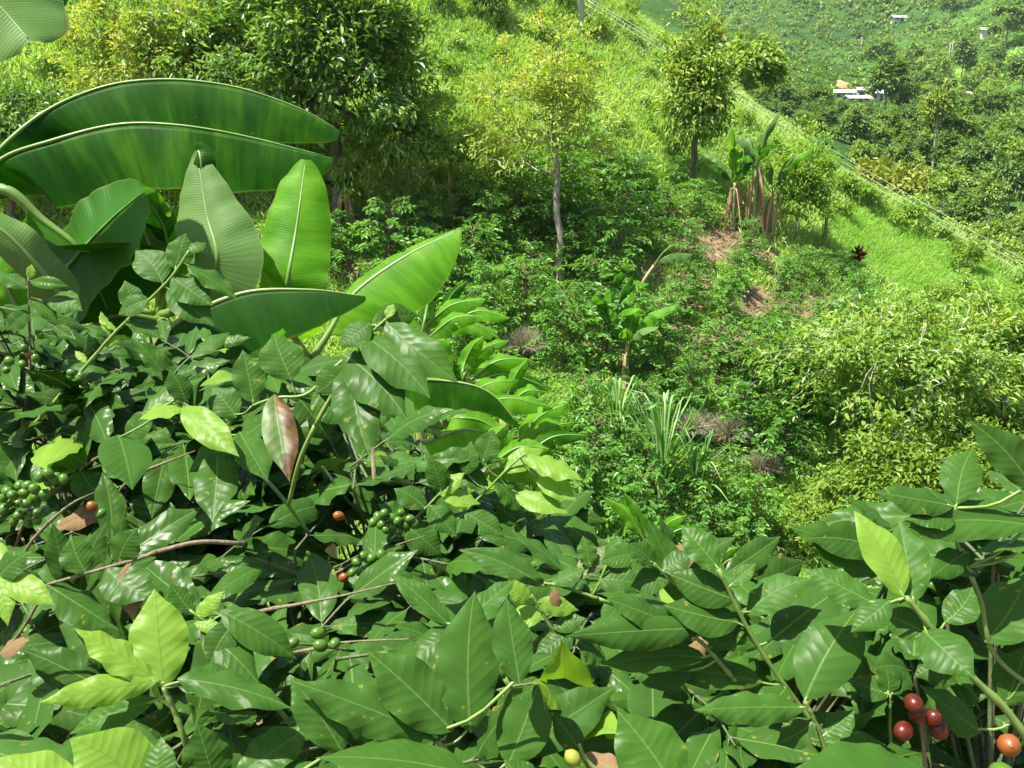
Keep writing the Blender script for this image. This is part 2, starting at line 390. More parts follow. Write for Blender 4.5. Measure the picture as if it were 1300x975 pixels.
# ------------------------------------------------------------------ terrain: thin-plate surface through known points
class TPS:
    def __init__(s, pts, lam=0.02, scale=10.0):
        p = np.asarray(pts, float); s.s = scale
        s.c = p[:, :2] / scale; z = p[:, 2]; n = len(p)
        K = s.k(np.linalg.norm(s.c[:, None] - s.c[None], axis=-1)) + lam * np.eye(n)
        P = np.c_[np.ones(n), s.c]
        A = np.block([[K, P], [P.T, np.zeros((3, 3))]])
        w = np.linalg.solve(A, np.r_[z, 0, 0, 0])
        s.w, s.a = w[:n], w[n:]
    def k(s, r): return r * r * np.log(np.maximum(r, 1e-6))
    def __call__(s, x, y):
        x = np.asarray(x, float); y = np.asarray(y, float); sh = x.shape
        q = np.c_[x.ravel(), y.ravel()] / s.s
        out = np.empty(len(q))
        for i in range(0, len(q), 20000):
            qq = q[i:i + 20000]
            out[i:i + 20000] = s.k(np.linalg.norm(qq[:, None] - s.c[None], axis=-1)) @ s.w + s.a[0] + qq @ s.a[1:]
        return out.reshape(sh)
near_px = [(950, 720, 15.5), (990, 600, 17), (800, 620, 16.3), (700, 560, 17.2), (600, 450, 19.2), (700, 370, 21.3), (480, 330, 21.5),
           (200, 300, 22), (0, 300, 21.5), (60, 120, 26), (350, 100, 27.5), (600, 60, 30), (560, -20, 32.5), (730, 50, 32.5), (870, 240, 25.5),
           (800, 130, 29.5), (1100, 390, 23.5), (960, 380, 21.7), (1250, 450, 22), (1300, 600, 16.5), (1120, 330, 27), (300, -150, 34), (0, -150, 32), (600, -160, 37)]
ridge_px = [(790, 15, 38), (860, 62, 37), (945, 130, 35.5), (1060, 215, 33), (1190, 290, 31), (1310, 360, 29), (1450, 440, 27)]
npts = [tuple(at(*q)) for q in near_px]
for q in ridge_px:
    r = at(*q); npts += [tuple(r), (r[0] + 2.5, r[1] + 7, r[2] - 4.2), (r[0] + 6, r[1] + 18, r[2] - 8.5)]
for x in (-16, -6, 0, 6, 14):
    npts += [(x, -6, 1.7), (x, 0, 0.0), (x, 3, -0.95), (x, 6, -2.3), (x, 10, -4.3), (x, 13, -5.5)]
near_h0 = TPS(npts, lam=0.004)
def wob(x, y, s, k=0.0):
    return (np.sin(x * 1.3 * s + k) * np.cos(y * 1.1 * s + 1.7 + k) + 0.6 * np.sin(x * 2.7 * s + 2.1 * y * s + k) + 0.4 * np.cos(x * 4.3 * s - 3.9 * y * s + 2 * k)) / 2
def near_h(x, y):
    x = np.asarray(x, float); y = np.asarray(y, float)
    return near_h0(x, y) + 0.13 * wob(x, y, 0.9) + 0.05 * wob(x, y, 2.6, 1.3)
far_px = [(1290, 350, 48), (1290, 290, 75), (1290, 210, 125), (1290, 140, 190), (1290, 70, 290), (1290, 0, 400),
          (1100, 240, 48), (1100, 195, 105), (1100, 133, 300), (1100, 65, 400), (1100, 0, 490),
          (950, 125, 52), (950, 95, 170), (950, 50, 400), (950, 0, 560), (1200, 120, 240), (1200, 50, 360), (1230, 250, 90), (1400, 250, 80), (1400, 60, 230), (1400, -30, 330),
          (820, 25, 55), (820, -20, 300)]
fpts = [tuple(at(*q)) for q in far_px]
fpts += [(-250, 500, 95), (-250, 800, 200), (150, 800, 185), (450, 800, 220), (650, 450, 120), (450, 250, 60), (0, 1150, 300), (500, 1150, 320), (-250, 150, 5), (250, 60, -6)]
far_h0 = TPS(fpts, lam=0.002, scale=60.0)
def far_h(x, y):
    x = np.asarray(x, float); y = np.asarray(y, float)
    d = np.clip(y / 300, 0.1, 1.2)
    return far_h0(x, y) + d * (5.0 * wob(x, y, 0.022) + 2.2 * wob(x, y, 0.06, 2.0) + 0.8 * wob(x, y, 0.2, 4))
def hit(px, py, hf, y0, y1, n=500):
    px = np.atleast_1d(np.asarray(px, float)); py = np.atleast_1d(np.asarray(py, float))
    d = ray(px, py); d = d / d[:, 1:2]
    ys = np.geomspace(y0, y1, n)
    P = CAM + d[:, None] * ys[None, :, None]
    below = P[..., 2] < hf(P[..., 0], P[..., 1])
    i = np.argmax(below, 1); ok = below.any(1)
    Q = P[np.arange(len(px)), i]
    Q[:, 2] = hf(Q[:, 0], Q[:, 1])
    return Q, ok
def near_hit(px, py): return hit(px, py, near_h, 8, 46)
def far_hit(px, py): return hit(px, py, far_h, 48, 700)

SOIL_PX = [(900, 305, 42, 22), (945, 300, 20, 14), (935, 325, 55, 14), (880, 360, 25, 16), (965, 385, 45, 20), (1050, 385, 50, 14), (905, 450, 22, 28), (1000, 350, 30, 12), (990, 712, 22, 18),
           (1080, 400, 30, 10), (850, 275, 30, 12), (870, 390, 30, 12), (930, 470, 20, 10), (455, 340, 50, 14), (1020, 430, 20, 10), (800, 600, 14, 25), (862, 430, 26, 22), (932, 432, 22, 18), (1005, 402, 36, 12), (780, 350, 20, 10), (660, 330, 22, 8), (840, 470, 16, 16), (985, 440, 18, 12), (620, 300, 20, 8)]
ROWS = [(640, 340), (760, 240), (860, 225), (905, 300), (1000, 335), (1105, 370), (1100, 425), (1000, 500), (900, 520), (700, 440)]
def soil_mask(P):
    px, py, _ = project(P)
    s = np.where(in_poly(px, py, ROWS), 0.2 + 0.3 * wob(P[:, 0], P[:, 1], 1.4, 5.0), 0.0)
    for (a, b, ra, rb) in SOIL_PX:
        s = np.maximum(s, np.exp(-(((px - a) / ra) ** 2 + ((py - b) / rb) ** 2)))
    return np.where(P[:, 1] > 8, s, 1.0)
def grid_mesh(name, xs, ys, hf, mat, attr=None):
    X, Y = np.meshgrid(xs, ys)
    V = np.stack([X, Y, hf(X, Y)], -1).reshape(-1, 3)
    w, h = len(xs), len(ys)
    i = (np.arange(h - 1)[:, None] * w + np.arange(w - 1)[None]).ravel()
    F = np.stack([i, i + 1, i + w + 1, i + w], -1)
    me = mesh_np(name, V, [F], mat)
    if attr is not None:
        a = me.attributes.new('soil', 'FLOAT', 'POINT'); a.data.foreach_set('value', attr(V).astype(np.float32))
    return me
def ground_mat():
    m, nt = new_mat('hillside_ground')
    tc = N(nt, 'ShaderNodeTexCoord')
    a = N(nt, 'ShaderNodeAttribute', attribute_name='soil')
    n1 = N(nt, 'ShaderNodeTexNoise', i_Scale=0.9, i_Detail=8.0, i_Roughness=0.7); L(nt, tc.outputs['Object'], n1.inputs[0])
    n2 = N(nt, 'ShaderNodeTexNoise', i_Scale=7.0, i_Detail=6.0, i_Roughness=0.7); L(nt, tc.outputs['Object'], n2.inputs[0])
    grass = ramp(nt, n1.outputs[0], [(0.3, (0.06, 0.12, 0.02)), (0.5, (0.09, 0.19, 0.03)), (0.7, (0.14, 0.25, 0.04))])
    soil = ramp(nt, n2.outputs[0], [(0.32, (0.07, 0.048, 0.025)), (0.5, (0.17, 0.12, 0.068)), (0.7, (0.33, 0.25, 0.15))])
    f = sstep(nt, math_n(nt, 'ADD', a.outputs['Fac'], math_n(nt, 'MULTIPLY', math_n(nt, 'SUBTRACT', n2.outputs[0], 0.5), 0.5)), 0.2, 0.45)
    c = mix_c(nt, f, grass, soil)
    p = N(nt, 'ShaderNodeBsdfPrincipled', i_Roughness=0.95); p.inputs['Specular IOR Level'].default_value = 0.1
    L(nt, c, p.inputs['Base Color'])
    bp = N(nt, 'ShaderNodeBump', i_Strength=0.8, i_Distance=0.08); L(nt, n2.outputs[0], bp.inputs['Height']); L(nt, bp.outputs[0], p.inputs['Normal'])
    out = N(nt, 'ShaderNodeOutputMaterial'); L(nt, p.outputs[0], out.inputs[0])
    return m
def valley_mat():
    m, nt = new_mat('valley_ground')
    tc = N(nt, 'ShaderNodeTexCoord')
    n1 = N(nt, 'ShaderNodeTexNoise', i_Scale=0.012, i_Detail=7.0, i_Roughness=0.65); L(nt, tc.outputs['Object'], n1.inputs[0])
    n2 = N(nt, 'ShaderNodeTexNoise', i_Scale=0.18, i_Detail=8.0, i_Roughness=0.75); L(nt, tc.outputs['Object'], n2.inputs[0])
    n3 = N(nt, 'ShaderNodeTexNoise', i_Scale=0.03, i_Detail=4.0); L(nt, tc.outputs['Object'], n3.inputs[0])
    c = ramp(nt, n1.outputs[0], [(0.38, (0.026, 0.080, 0.012)), (0.5, (0.052, 0.130, 0.018)), (0.62, (0.09, 0.20, 0.026))])
    c = mix_c(nt, sstep(nt, n2.outputs[0], 0.5, 0.66), c, (0.03, 0.075, 0.02))
    c = mix_c(nt, math_n(nt, 'MULTIPLY', sstep(nt, n3.outputs[0], 0.6, 0.72), 0.5), c, (0.17, 0.14, 0.07))
    p = N(nt, 'ShaderNodeBsdfPrincipled', i_Roughness=0.95); p.inputs['Specular IOR Level'].default_value = 0.1
    L(nt, c, p.inputs['Base Color'])
    bp = N(nt, 'ShaderNodeBump', i_Strength=0.8, i_Distance=3.0); L(nt, n2.outputs[0], bp.inputs['Height']); L(nt, bp.outputs[0], p.inputs['Normal'])
    out = N(nt, 'ShaderNodeOutputMaterial'); L(nt, p.outputs[0], out.inputs[0])
    return m
M['ground'] = ground_mat(); M['valley'] = valley_mat()
tag(link('hillside_ground', grid_mesh('hillside_ground', np.arange(-34, 44.1, 0.3), np.arange(-6, 52.1, 0.3), near_h, M['ground'], soil_mask)), kind='structure')
tag(link('valley_terrain', grid_mesh('valley_terrain', np.r_[np.arange(-260, 0, 8.0), np.arange(0, 260, 2.5), np.arange(260, 660, 10.0)], np.r_[np.arange(46, 120, 2.0), np.arange(120, 560, 4.0), np.arange(560, 1160, 15.0)], far_h, M['valley'])), kind='structure')

# ------------------------------------------------------------------ small leaves by the thousand (one part)
def leaf_arrays(P, D, Nn, Ln, Wn, fold=0.25, bend=0.12):
    """two-quad leaves: (V, F) for arrays of base, direction, normal, length, width"""
    P = np.asarray(P, float); D = unit(D)
    B = unit(np.cross(Nn, D)); Nn = np.cross(D, B)
    Ln = np.broadcast_to(np.asarray(Ln, float), (len(P),))[:, None]; Wn = np.broadcast_to(np.asarray(Wn, float), (len(P),))[:, None]
    h = Wn * 0.5
    up = Nn * h * fold * 2
    v0 = P
    v1 = P + D * Ln * 0.36 + B * h + up
    v2 = P + D * Ln * 0.74 + B * h * 0.72 + up * 0.7 - Nn * Ln * bend * 0.5
    v3 = P + D * Ln - Nn * Ln * bend
    v4 = P + D * Ln * 0.74 - B * h * 0.72 + up * 0.7 - Nn * Ln * bend * 0.5
    v5 = P + D * Ln * 0.36 - B * h + up
    V = np.stack([v0, v1, v2, v3, v4, v5], 1).reshape(-1, 3)
    i = np.arange(len(P))[:, None] * 6
    F = np.stack([np.hstack([i, i + 1, i + 2, i + 3]), np.hstack([i, i + 3, i + 4, i + 5])], 1).reshape(-1, 4)
    return V, F
def leaves_mesh(name, mat, P, D, Nn, Ln, Wn, rnd, fold=0.25, bend=0.12):
    V, F = leaf_arrays(P, D, Nn, Ln, Wn, fold, bend)
    return mesh_np(name, V, [F], mat, smooth=False, rnd=np.repeat(rnd, 2))
def blade_mesh(name, mat, P, tip, side, W, rnd, droop=0.25):
    """grass blades: tapering strips of two segments bending down"""
    n = len(P); W = np.broadcast_to(np.asarray(W, float), (n,))[:, None]
    ln = np.linalg.norm(tip - P, axis=1, keepdims=True)
    mid = P + (tip - P) * 0.5 + np.array((0, 0, 1.0)) * ln * droop * 0.5
    V = np.stack([P - side * W, P + side * W, mid - side * W * 0.8, mid + side * W * 0.8, tip], 1).reshape(-1, 3)
    i = np.arange(n)[:, None] * 5
    F4 = np.hstack([i, i + 1, i + 3, i + 2]); F3 = np.hstack([i + 2, i + 3, i + 4])
    return mesh_np(name, V, [F4, F3], mat, smooth=False, rnd=np.r_[rnd, rnd])
def rvec(n, r=rng): return unit(r.normal(size=(n, 3)))

# ------------------------------------------------------------------ trees
def limb_path(a, b, sag, k, r):
    t = np.linspace(0, 1, k)[:, None]
    p = a + (b - a) * t
    j = r.normal(size=(k, 3)) * np.linalg.norm(b - a) * 0.045
    j[0] = 0; j[-1] = 0
    return p + j + np.array((0, 0, 1.0)) * sag * np.sin(np.pi * t) * np.linalg.norm(b - a)
def tree_meshes(seed, height, crown_c, crown_r, trunk_r, clumps, per, clump_r, leaf_l, leaf_w, fmat, bmat, limbs=9, lean=(0, 0), shell=0.5,
                clump_flat=0.6, droop=0.3, split=0.45, multi=1, twig=True, rbias=0.0, lobes=0, top_tint=0.0):
    """geometry about the base at the origin: (trunk mesh, crown mesh)"""
    r = np.random.default_rng(seed)
    cc = np.asarray(crown_c, float); cr = np.asarray(crown_r, float)
    # clump centres: uneven, in lobes
    d = rvec(clumps, r); d[:, 2] = np.where(d[:, 2] < -0.55, -d[:, 2] * 0.6, d[:, 2])
    rad = shell + (1 - shell) * r.random(clumps) ** 0.6
    if lobes:
        lb = rvec(lobes, r)
        k = np.max(d @ lb.T, 1)
        rad = rad * (0.62 + 0.45 * np.clip(k, 0, 1) ** 1.5)
    C = cc + d * rad[:, None] * cr
    mb = MB()
    top = cc + np.array((0, 0, cr[2] * 0.3))
    nodes = []
    for q in range(multi):
        off = np.array((r.normal() * 0.12, r.normal() * 0.12, 0)) if multi > 1 else np.zeros(3)
        tp = top + (off * 5 if multi > 1 else 0)
        path = spline([off + (0, 0, -0.15), off + np.array((lean[0] * .3, lean[1] * .3, height * 0.15)), np.array((tp[0] * .6 + lean[0] * .3 + off[0], tp[1] * .6 + lean[1] * .3 + off[1], height * split)), tp], 14)
        path[2:-1] += r.normal(size=(11, 3)) * trunk_r * 0.25
        rr = trunk_r / multi ** 0.4 * np.linspace(1, 0.28, 14) ** 0.9
        rr[0] *= 1.35
        mb.tube(path, rr, 9)
        nodes += [(path[i], rr[i]) for i in range(5, 14)]
    order = r.permutation(clumps)
    limb_ends = []
    for i in order[:limbs]:
        tgt = C[i]
        cand = [nd for nd in nodes if nd[0][2] < tgt[2] + 0.1] or nodes[:3]
        nd = min(cand, key=lambda nd: np.linalg.norm((nd[0] - tgt) * (1, 1, 0.7)))
        p = limb_path(nd[0], tgt, 0.06, 7, r)
        r0 = nd[1] * 0.62
        mb.tube(p, r0 * np.linspace(1, 0.22, 7), 6, cap=False)
        limb_ends += [(p[k], r0 * (1 - 0.78 * k / 6)) for k in range(2, 7)]
    if twig:
        allp = limb_ends + nodes[4:]
        A = np.array([a[0] for a in allp])
        for i in order[limbs:]:
            j = int(np.argmin(np.linalg.norm(A - C[i], axis=1) + r.random(len(A)) * 0.2))
            p = limb_path(A[j], C[i], 0.05, 4, r)
            mb.tube(p, max(allp[j][1] * 0.5, 0.008) * np.linspace(1, 0.3, 4), 4, cap=False)
    trunk = mb.mesh('trunk', bmat)
    n = clumps * per
    ci = np.repeat(np.arange(clumps), per)
    cs = clump_r * (0.6 + 0.8 * r.random(clumps))[ci]
    off = rvec(n, r) * (r.random(n) ** 0.5)[:, None] * cs[:, None]; off[:, 2] *= clump_flat
    P = C[ci] + off
    outw = unit(P - cc + rvec(n, r) * 0.3)
    D = unit(outw * 0.7 + rvec(n, r) * 0.8 + np.array((0, 0, -droop)))
    Nn = unit(outw * 0.35 + np.array((0, 0, 1.0)) + rvec(n, r) * 0.45)
    ln = leaf_l * (0.65 + 0.7 * r.random(n)); wn = ln / leaf_l * leaf_w
    v = 0.55 * r.random(n) + 0.35 * r.random(clumps)[ci] + rbias + top_tint * np.clip((P[:, 2] - cc[2]) / cr[2], -1, 1)
    crown = leaves_mesh('crown', fmat, P, D, Nn, ln, wn, np.clip(v, 0, 1))
    return trunk, crown
def put_tree(name, loc, meshes, label, cat='tree', group=None, rot=0.0, sc=1.0, bits=('trunk', 'crown')):
    e = empty(name, loc, label, cat, group)
    e.rotation_euler = (0, 0, rot); e.scale = (sc, sc, sc) if np.isscalar(sc) else sc
    for n_, me in zip(bits, meshes):
        link(n_, me, e, kind='stuff' if n_ in ('crown', 'foliage') else None)
    return e

# big leafy tree behind the banana, its neighbour, the thin pale one, the tall oval one
def ground_at(px, py):
    Q, ok = near_hit(px, py); return Q[0]
b = ground_at(432, 300)
put_tree('leafy_tree', b, tree_meshes(11, 6.2, (-0.1, 0.2, 3.4), (2.4, 1.9, 3.5), 0.17, 310, 72, 0.5, 0.17, 0.065, M['f_big'], M['bark_dark'], limbs=16, lobes=9, shell=0.35, rbias=-0.14),
         'large dense dark green tree behind the banana leaves', 'tree')
b = ground_at(330, 245)
put_tree('leafy_tree', b, tree_meshes(12, 5.2, (-0.2, 0.2, 2.6), (2.4, 1.8, 2.7), 0.13, 230, 62, 0.48, 0.16, 0.065, M['f_big'], M['bark_dark'], limbs=14, lobes=9, shell=0.35, rbias=0.05),
         'bushy tree with pale glossy leaves beside the large dark green tree', 'tree')
b = ground_at(205, 215)
put_tree('leafy_tree', b, tree_meshes(13, 4.4, (0, 0, 2.2), (2.0, 1.5, 2.2), 0.11, 170, 60, 0.42, 0.14, 0.06, M['f_olive'], M['bark_grey'], limbs=12, lobes=8, shell=0.35, rbias=0.16),
         'low spreading tree with yellow and rusty leaves on the hillside above the banana', 'tree')
b = ground_at(20, 290)
put_tree('leafy_tree', b, tree_meshes(14, 3.6, (0, 0, 1.9), (1.7, 1.4, 1.6), 0.1, 100, 60, 0.4, 0.13, 0.055, M['f_big'], M['bark_dark'], limbs=10, lobes=8, shell=0.3, rbias=-0.05),
         'small dark bushy tree under the top banana leaf', 'tree')
b = ground_at(120, 300)
put_tree('leafy_tree', b, tree_meshes(15, 2.6, (0, 0, 1.5), (2.6, 1.4, 1.2), 0.09, 110, 60, 0.4, 0.13, 0.055, M['f_big'], M['bark_dark'], limbs=10, lobes=8, shell=0.3),
         'low wide shrubby tree glimpsed between the arched and the upright banana leaves', 'tree')
b = ground_at(520, 300)
put_tree('slender_tree', b, tree_meshes(16, 3.4, (0, 0.2, 2.2), (1.3, 1.0, 1.9), 0.06, 110, 42, 0.36, 0.13, 0.045, M['f_yellow'], M['bark_grey'], limbs=9, lobes=6, shell=0.3, rbias=-0.02),
         'slender yellow green tree beside the large dark tree', 'tree')
b = ground_at(710, 362)
put_tree('slender_tree', b, tree_meshes(17, 5.3, (-0.2, 0.1, 3.65), (1.95, 1.6, 2.1), 0.11, 170, 40, 0.36, 0.12, 0.04, M['f_yellow'], M['bark_grey'], limbs=34, lobes=6, shell=0.2, rbias=0.0, split=0.5, top_tint=0.08),
         'sparse yellowing tree with bare grey trunk above the coffee bushes', 'tree')
for (x, y, sd, sc, lab) in ((470, 306, 25, .8, 'small yellow green tree between the dark banana trunk and the slender tree'), (588, 296, 26, .85, 'thin feathery yellow tree beside the pale banana trunk'), (640, 268, 27, .62, 'low feathery yellow shrub beside the sparse yellowing tree')):
    b = ground_at(x, y)
    put_tree('slender_tree', b, tree_meshes(sd, 3.0, (0, 0.1, 1.75), (1.2, 1.0, 1.6), 0.05, 95, 38, 0.34, 0.12, 0.042, M['f_yellow'], M['bark_grey'], limbs=12, lobes=6, shell=0.25, rbias=-0.12), lab, 'tree', sc=sc)
b = ground_at(876, 238)
put_tree('oval_tree', b, tree_meshes(18, 5.4, (0.2, 0.1, 2.3), (0.95, 0.9, 2.4), 0.11, 170, 46, 0.42, 0.15, 0.055, M['f_olive'], M['bark_dark'], limbs=14, lobes=7, shell=0.3, rbias=0.06, top_tint=0.2, lean=(0.2, 0)),
         'tall oval tree with golden top standing on the ridge by the wires', 'tree')
# sprawling pale-limbed tree and its neighbours, lower right
b = ground_at(1120, 600)
put_tree('sprawling_tree', b, tree_meshes(19, 3.0, (0.2, 0.4, 1.75), (2.4, 1.6, 1.45), 0.09, 210, 40, 0.36, 0.14, 0.048, M['f_guava'], M['bark_pale'], limbs=26, lobes=9, shell=0.25, split=0.35, multi=3),
         'sprawling open tree with pale crooked limbs and light green leaves', 'tree')
b = ground_at(1275, 560)
put_tree('sprawling_tree', b, tree_meshes(20, 3.0, (0, 0.3, 1.7), (1.7, 1.3, 1.5), 0.08, 140, 44, 0.36, 0.14, 0.048, M['f_guava'], M['bark_pale'], limbs=16, lobes=7, shell=0.25, split=0.35, multi=2),
         'light green open tree at the foot of the meadow behind the upright coffee leaf', 'tree')
b = ground_at(1130, 705)
put_tree('leafy_tree', b, tree_meshes(21, 2.3, (0.45, 0.2, 1.2), (2.2, 1.2, 1.25), 0.08, 190, 60, 0.34, 0.10, 0.045, M['f_bushy'], M['bark_dark'], limbs=10, lobes=8, shell=0.35, rbias=-0.1),
         'dense small-leaved dark and lime tree below the sprawling pale-limbed tree', 'tree')
b = ground_at(1035, 712)
put_tree('round_bush', b, tree_meshes(22, 1.3, (0, 0, 0.62), (0.66, 0.6, 0.6), 0.04, 60, 60, 0.2, 0.075, 0.035, M['f_bushy'], M['bark_dark'], limbs=8, lobes=6, shell=0.45, rbias=0.12),
         'rounded yellow green bush beside the bare earth patch', 'bush')
b = ground_at(1010, 312)
put_tree('leafy_shrub', b, tree_meshes(23, 2.8, (0.1, 0, 1.45), (0.95, 0.85, 1.45), 0.05, 120, 55, 0.3, 0.1, 0.045, M['f_bright'], M['bark_grey'], limbs=9, lobes=6, shell=0.35),
         'bright green leafy shrub beside the banana clump with dry leaves', 'bush')
b = ground_at(625, 30)
put_tree('leafy_shrub', b, tree_meshes(24, 1.7, (0, 0, 0.8), (0.75, 0.7, 0.9), 0.05, 55, 45, 0.28, 0.11, 0.045, M['f_valley'], M['bark_dark'], limbs=8, lobes=6, shell=0.35),
         'dark shrub alone on the upper grassy slope', 'bush')

# ------------------------------------------------------------------ coffee bushes on the hillside
def coffee_bush_meshes(seed, h=1.35, rad=0.72):
    r = np.random.default_rng(seed)
    mb = MB()
    mb.tube(spline([(0, 0, -0.1), (0.03, 0.02, h * .4), (-0.02, 0.03, h * 0.97)], 8), 0.022 * np.linspace(1, .35, 8), 6)
    P, D, Nn, Ls, rn = [], [], [], [], []
    z = 0.12
    while z < h:
        f = z / h
        reach = rad * math.sqrt(max(0.08, 1 - ((f - 0.38) / 0.66) ** 2)) * (0.75 + 0.4 * r.random())
        a0 = r.random() * 6.28
        for k in range(4 + (r.random() < .5)):
            a = a0 + k * 1.5 + r.normal() * .3
            dr = np.array((math.cos(a), math.sin(a), 0))
            end = np.array((0, 0, z)) + dr * reach + np.array((0, 0, 0.10 - 0.16 * r.random() + (0.14 if f > .8 else 0)))
            path = spline([(0, 0, z), (np.array((0, 0, z)) + end) / 2 + (0, 0, 0.07), end], 6)
            mb.tube(path, 0.009 * np.linspace(1, .4, 6), 4, cap=False)
            bshade = r.random()
            m = int(5 + reach * 14)
            for j in range(m):
                t = 0.2 + 0.8 * j / (m - 1)
                q = path[min(5, int(t * 5))] + (path[min(5, int(t * 5) + 1)] - path[min(5, int(t * 5))]) * ((t * 5) % 1)
                side = np.cross(dr, (0, 0, 1))
                for s in (-1, 1):
                    P.append(q + r.normal(size=3) * .025); D.append(unit(side * s * 0.9 + dr * (0.55 + 0.3 * r.random()) + np.array((0, 0, -0.2)) + r.normal(size=3) * .35))
                    Nn.append(np.array((0, 0, 1.0)) + r.normal(size=3) * .35 + dr * .4)
                    Ls.append(0.105 * (0.65 + .6 * r.random()))
                    rn.append(0.12 + 0.34 * r.random() + 0.22 * bshade + (0.3 if (t > .85 and r.random() < .5) else 0))
        z += 0.085 + 0.03 * r.random()
    Ls = np.array(Ls)
    fol = leaves_mesh('foliage', M['f_coffee'], np.array(P), np.array(D), np.array(Nn), Ls, Ls * 0.42, np.clip(rn, 0, 1))
    return mb.mesh('stem', M['twig']), fol
BUSH = [coffee_bush_meshes(100 + i, 0.95 + 0.08 * i, 0.66 + 0.06 * (i % 4)) for i in range(6)]
ZONE = [(385, 345), (560, 300), (640, 270), (760, 240), (860, 225), (905, 300), (1000, 335), (1105, 370), (1100, 425), (1060, 520), (1010, 560), (985, 640), (985, 700), (940, 730), (740, 725), (690, 640), (590, 450), (480, 390)]
LOWER = [(740, 725), (690, 640), (640, 520), (800, 500), (1000, 480), (1010, 560), (985, 700), (940, 730)]
def scatter(poly, n, mind, r=rng, hitf=None, taken=None, clear=None):
    xs = [p[0] for p in poly]; ys = [p[1] for p in poly]
    px = r.uniform(min(xs), max(xs), n); py = r.uniform(min(ys), max(ys), n)
    k = in_poly(px, py, poly); px, py = px[k], py[k]
    Q, ok = (hitf or near_hit)(px, py)
    out = [] if taken is None else taken
    n0 = len(out); res = []
    for i in range(len(Q)):
        if not ok[i]: continue
        q = Q[i]
        if clear is not None and clear(q, px[i], py[i]): continue
        m = mind if np.isscalar(mind) else mind(q)
        if all((q[0] - o[0]) ** 2 + (q[1] - o[1]) ** 2 > m * m for o in out):
            out.append(q); res.append((q, px[i], py[i]))
    return res
LANDMARKS = [(710, 300, 1, 'around the trunk of the sparse yellowing tree'), (560, 330, 1, 'below the slender tree and behind the wing leaf'), (780, 440, 1, 'around the brown-leaved banana pair'),
             (640, 420, 1, 'above the grey brown dry round tuft'), (900, 260, .8, 'beneath the tall oval tree'), (930, 340, .9, 'along the bare earth patches below the oval tree'), (1060, 370, 1, 'at the lower edge of the bright meadow'),
             (900, 430, 1, 'in the row between banana pair and sprawling tree'), (1000, 500, 1, 'beside the sprawling pale-limbed tree'), (880, 560, .8, 'around the pale dry tufts'), (840, 640, 1, 'around the tall cane clump'), (940, 680, 1, 'beside the rounded yellow green bush'), (720, 600, 1.2, 'below the small cane clump')]
taken = []
keep_off = [(787, 515, 44, 42), (710, 392, 30, 46), (955, 305, 34, 18), (845, 670, 42, 24), (783, 590, 22, 26), (668, 475, 34, 44), (880, 585, 30, 38), (924, 595, 36, 42), (968, 630, 30, 40), (785, 425, 22, 22), (840, 345, 34, 22), (815, 385, 32, 30), (845, 695, 45, 40)]
def bush_clear(q, x, y):
    if soil_mask(q[None])[0] > 0.5: return True
    return any(((x - a) / ra) ** 2 + ((y - b) / rb) ** 2 < 1 for a, b, ra, rb in keep_off)
spots = scatter(ZONE, 6000, 0.86, clear=bush_clear, taken=taken)
for i, (q, x, y) in enumerate(spots):
    s = 0.82 + 0.32 * rng.random()
    if x > 850 and y < 430: s *= 0.7
    if 600 < x < 780 and 240 < y < 330: s *= 1.2
    lm = min(LANDMARKS, key=lambda l: ((x - l[0]) / l[2]) ** 2 + ((y - l[1]) / l[2]) ** 2)
    e = empty('coffee_bush', (q[0], q[1], q[2] - 0.03), 'leafy green coffee bush ' + lm[3], 'coffee bush', 'coffee bushes ' + lm[3])
    e.rotation_euler = (0, 0, rng.random() * 6.28); e.scale = (s, s, s * (0.9 + 0.25 * rng.random()))
    for n_, me in zip(('stem', 'foliage'), BUSH[i % 6]):
        link(n_, me, e, kind='stuff' if n_ == 'foliage' else None)
print('coffee bushes', len(spots))

# low weedy shrubs on the slope
WEED = [tree_meshes(300 + i, 0.8, (0, 0, 0.36), (0.45, 0.42, 0.36), 0.02, 22, 26, 0.18, 0.10, 0.04, M[['f_bright', 'f_grass', 'f_bushy'][i % 3]], M['twig'], limbs=6, lobes=4, shell=0.3, twig=False) for i in range(6)]
HILLTOP = [(540, -20), (780, 0), (860, 70), (950, 140), (1050, 225), (1000, 250), (900, 200), (760, 220), (620, 270), (550, 250)]
LEFTHILL = [(20, -10), (180, -10), (150, 100), (60, 170), (10, 120)]
RIGHTLOW = [(1000, 430), (1300, 390), (1300, 620), (1010, 700)]
n_weed = 0
for poly, n, md, lab, grp in ((HILLTOP, 400, 1.1, 'low leafy shrub growing in the bright grass of the upper slope', 'low shrubs on the upper grassy slope'),
                     (LEFTHILL, 60, 1.0, 'low leafy shrub growing on the slope above the arched banana leaves', 'low shrubs on the left slope'),
                     (RIGHTLOW, 120, 0.9, 'low leafy shrub growing around the sprawling pale-limbed tree', 'low shrubs around the sprawling tree')):
    for q, x, y in scatter(poly, n, md, taken=taken):
        n_weed += 1
        s = 0.6 + 0.7 * rng.random()
        put_tree('low_shrub', (q[0], q[1], q[2] - 0.03), WEED[n_weed % 6], lab, 'shrub', grp, rng.random() * 6.28, s, bits=('stem', 'foliage'))
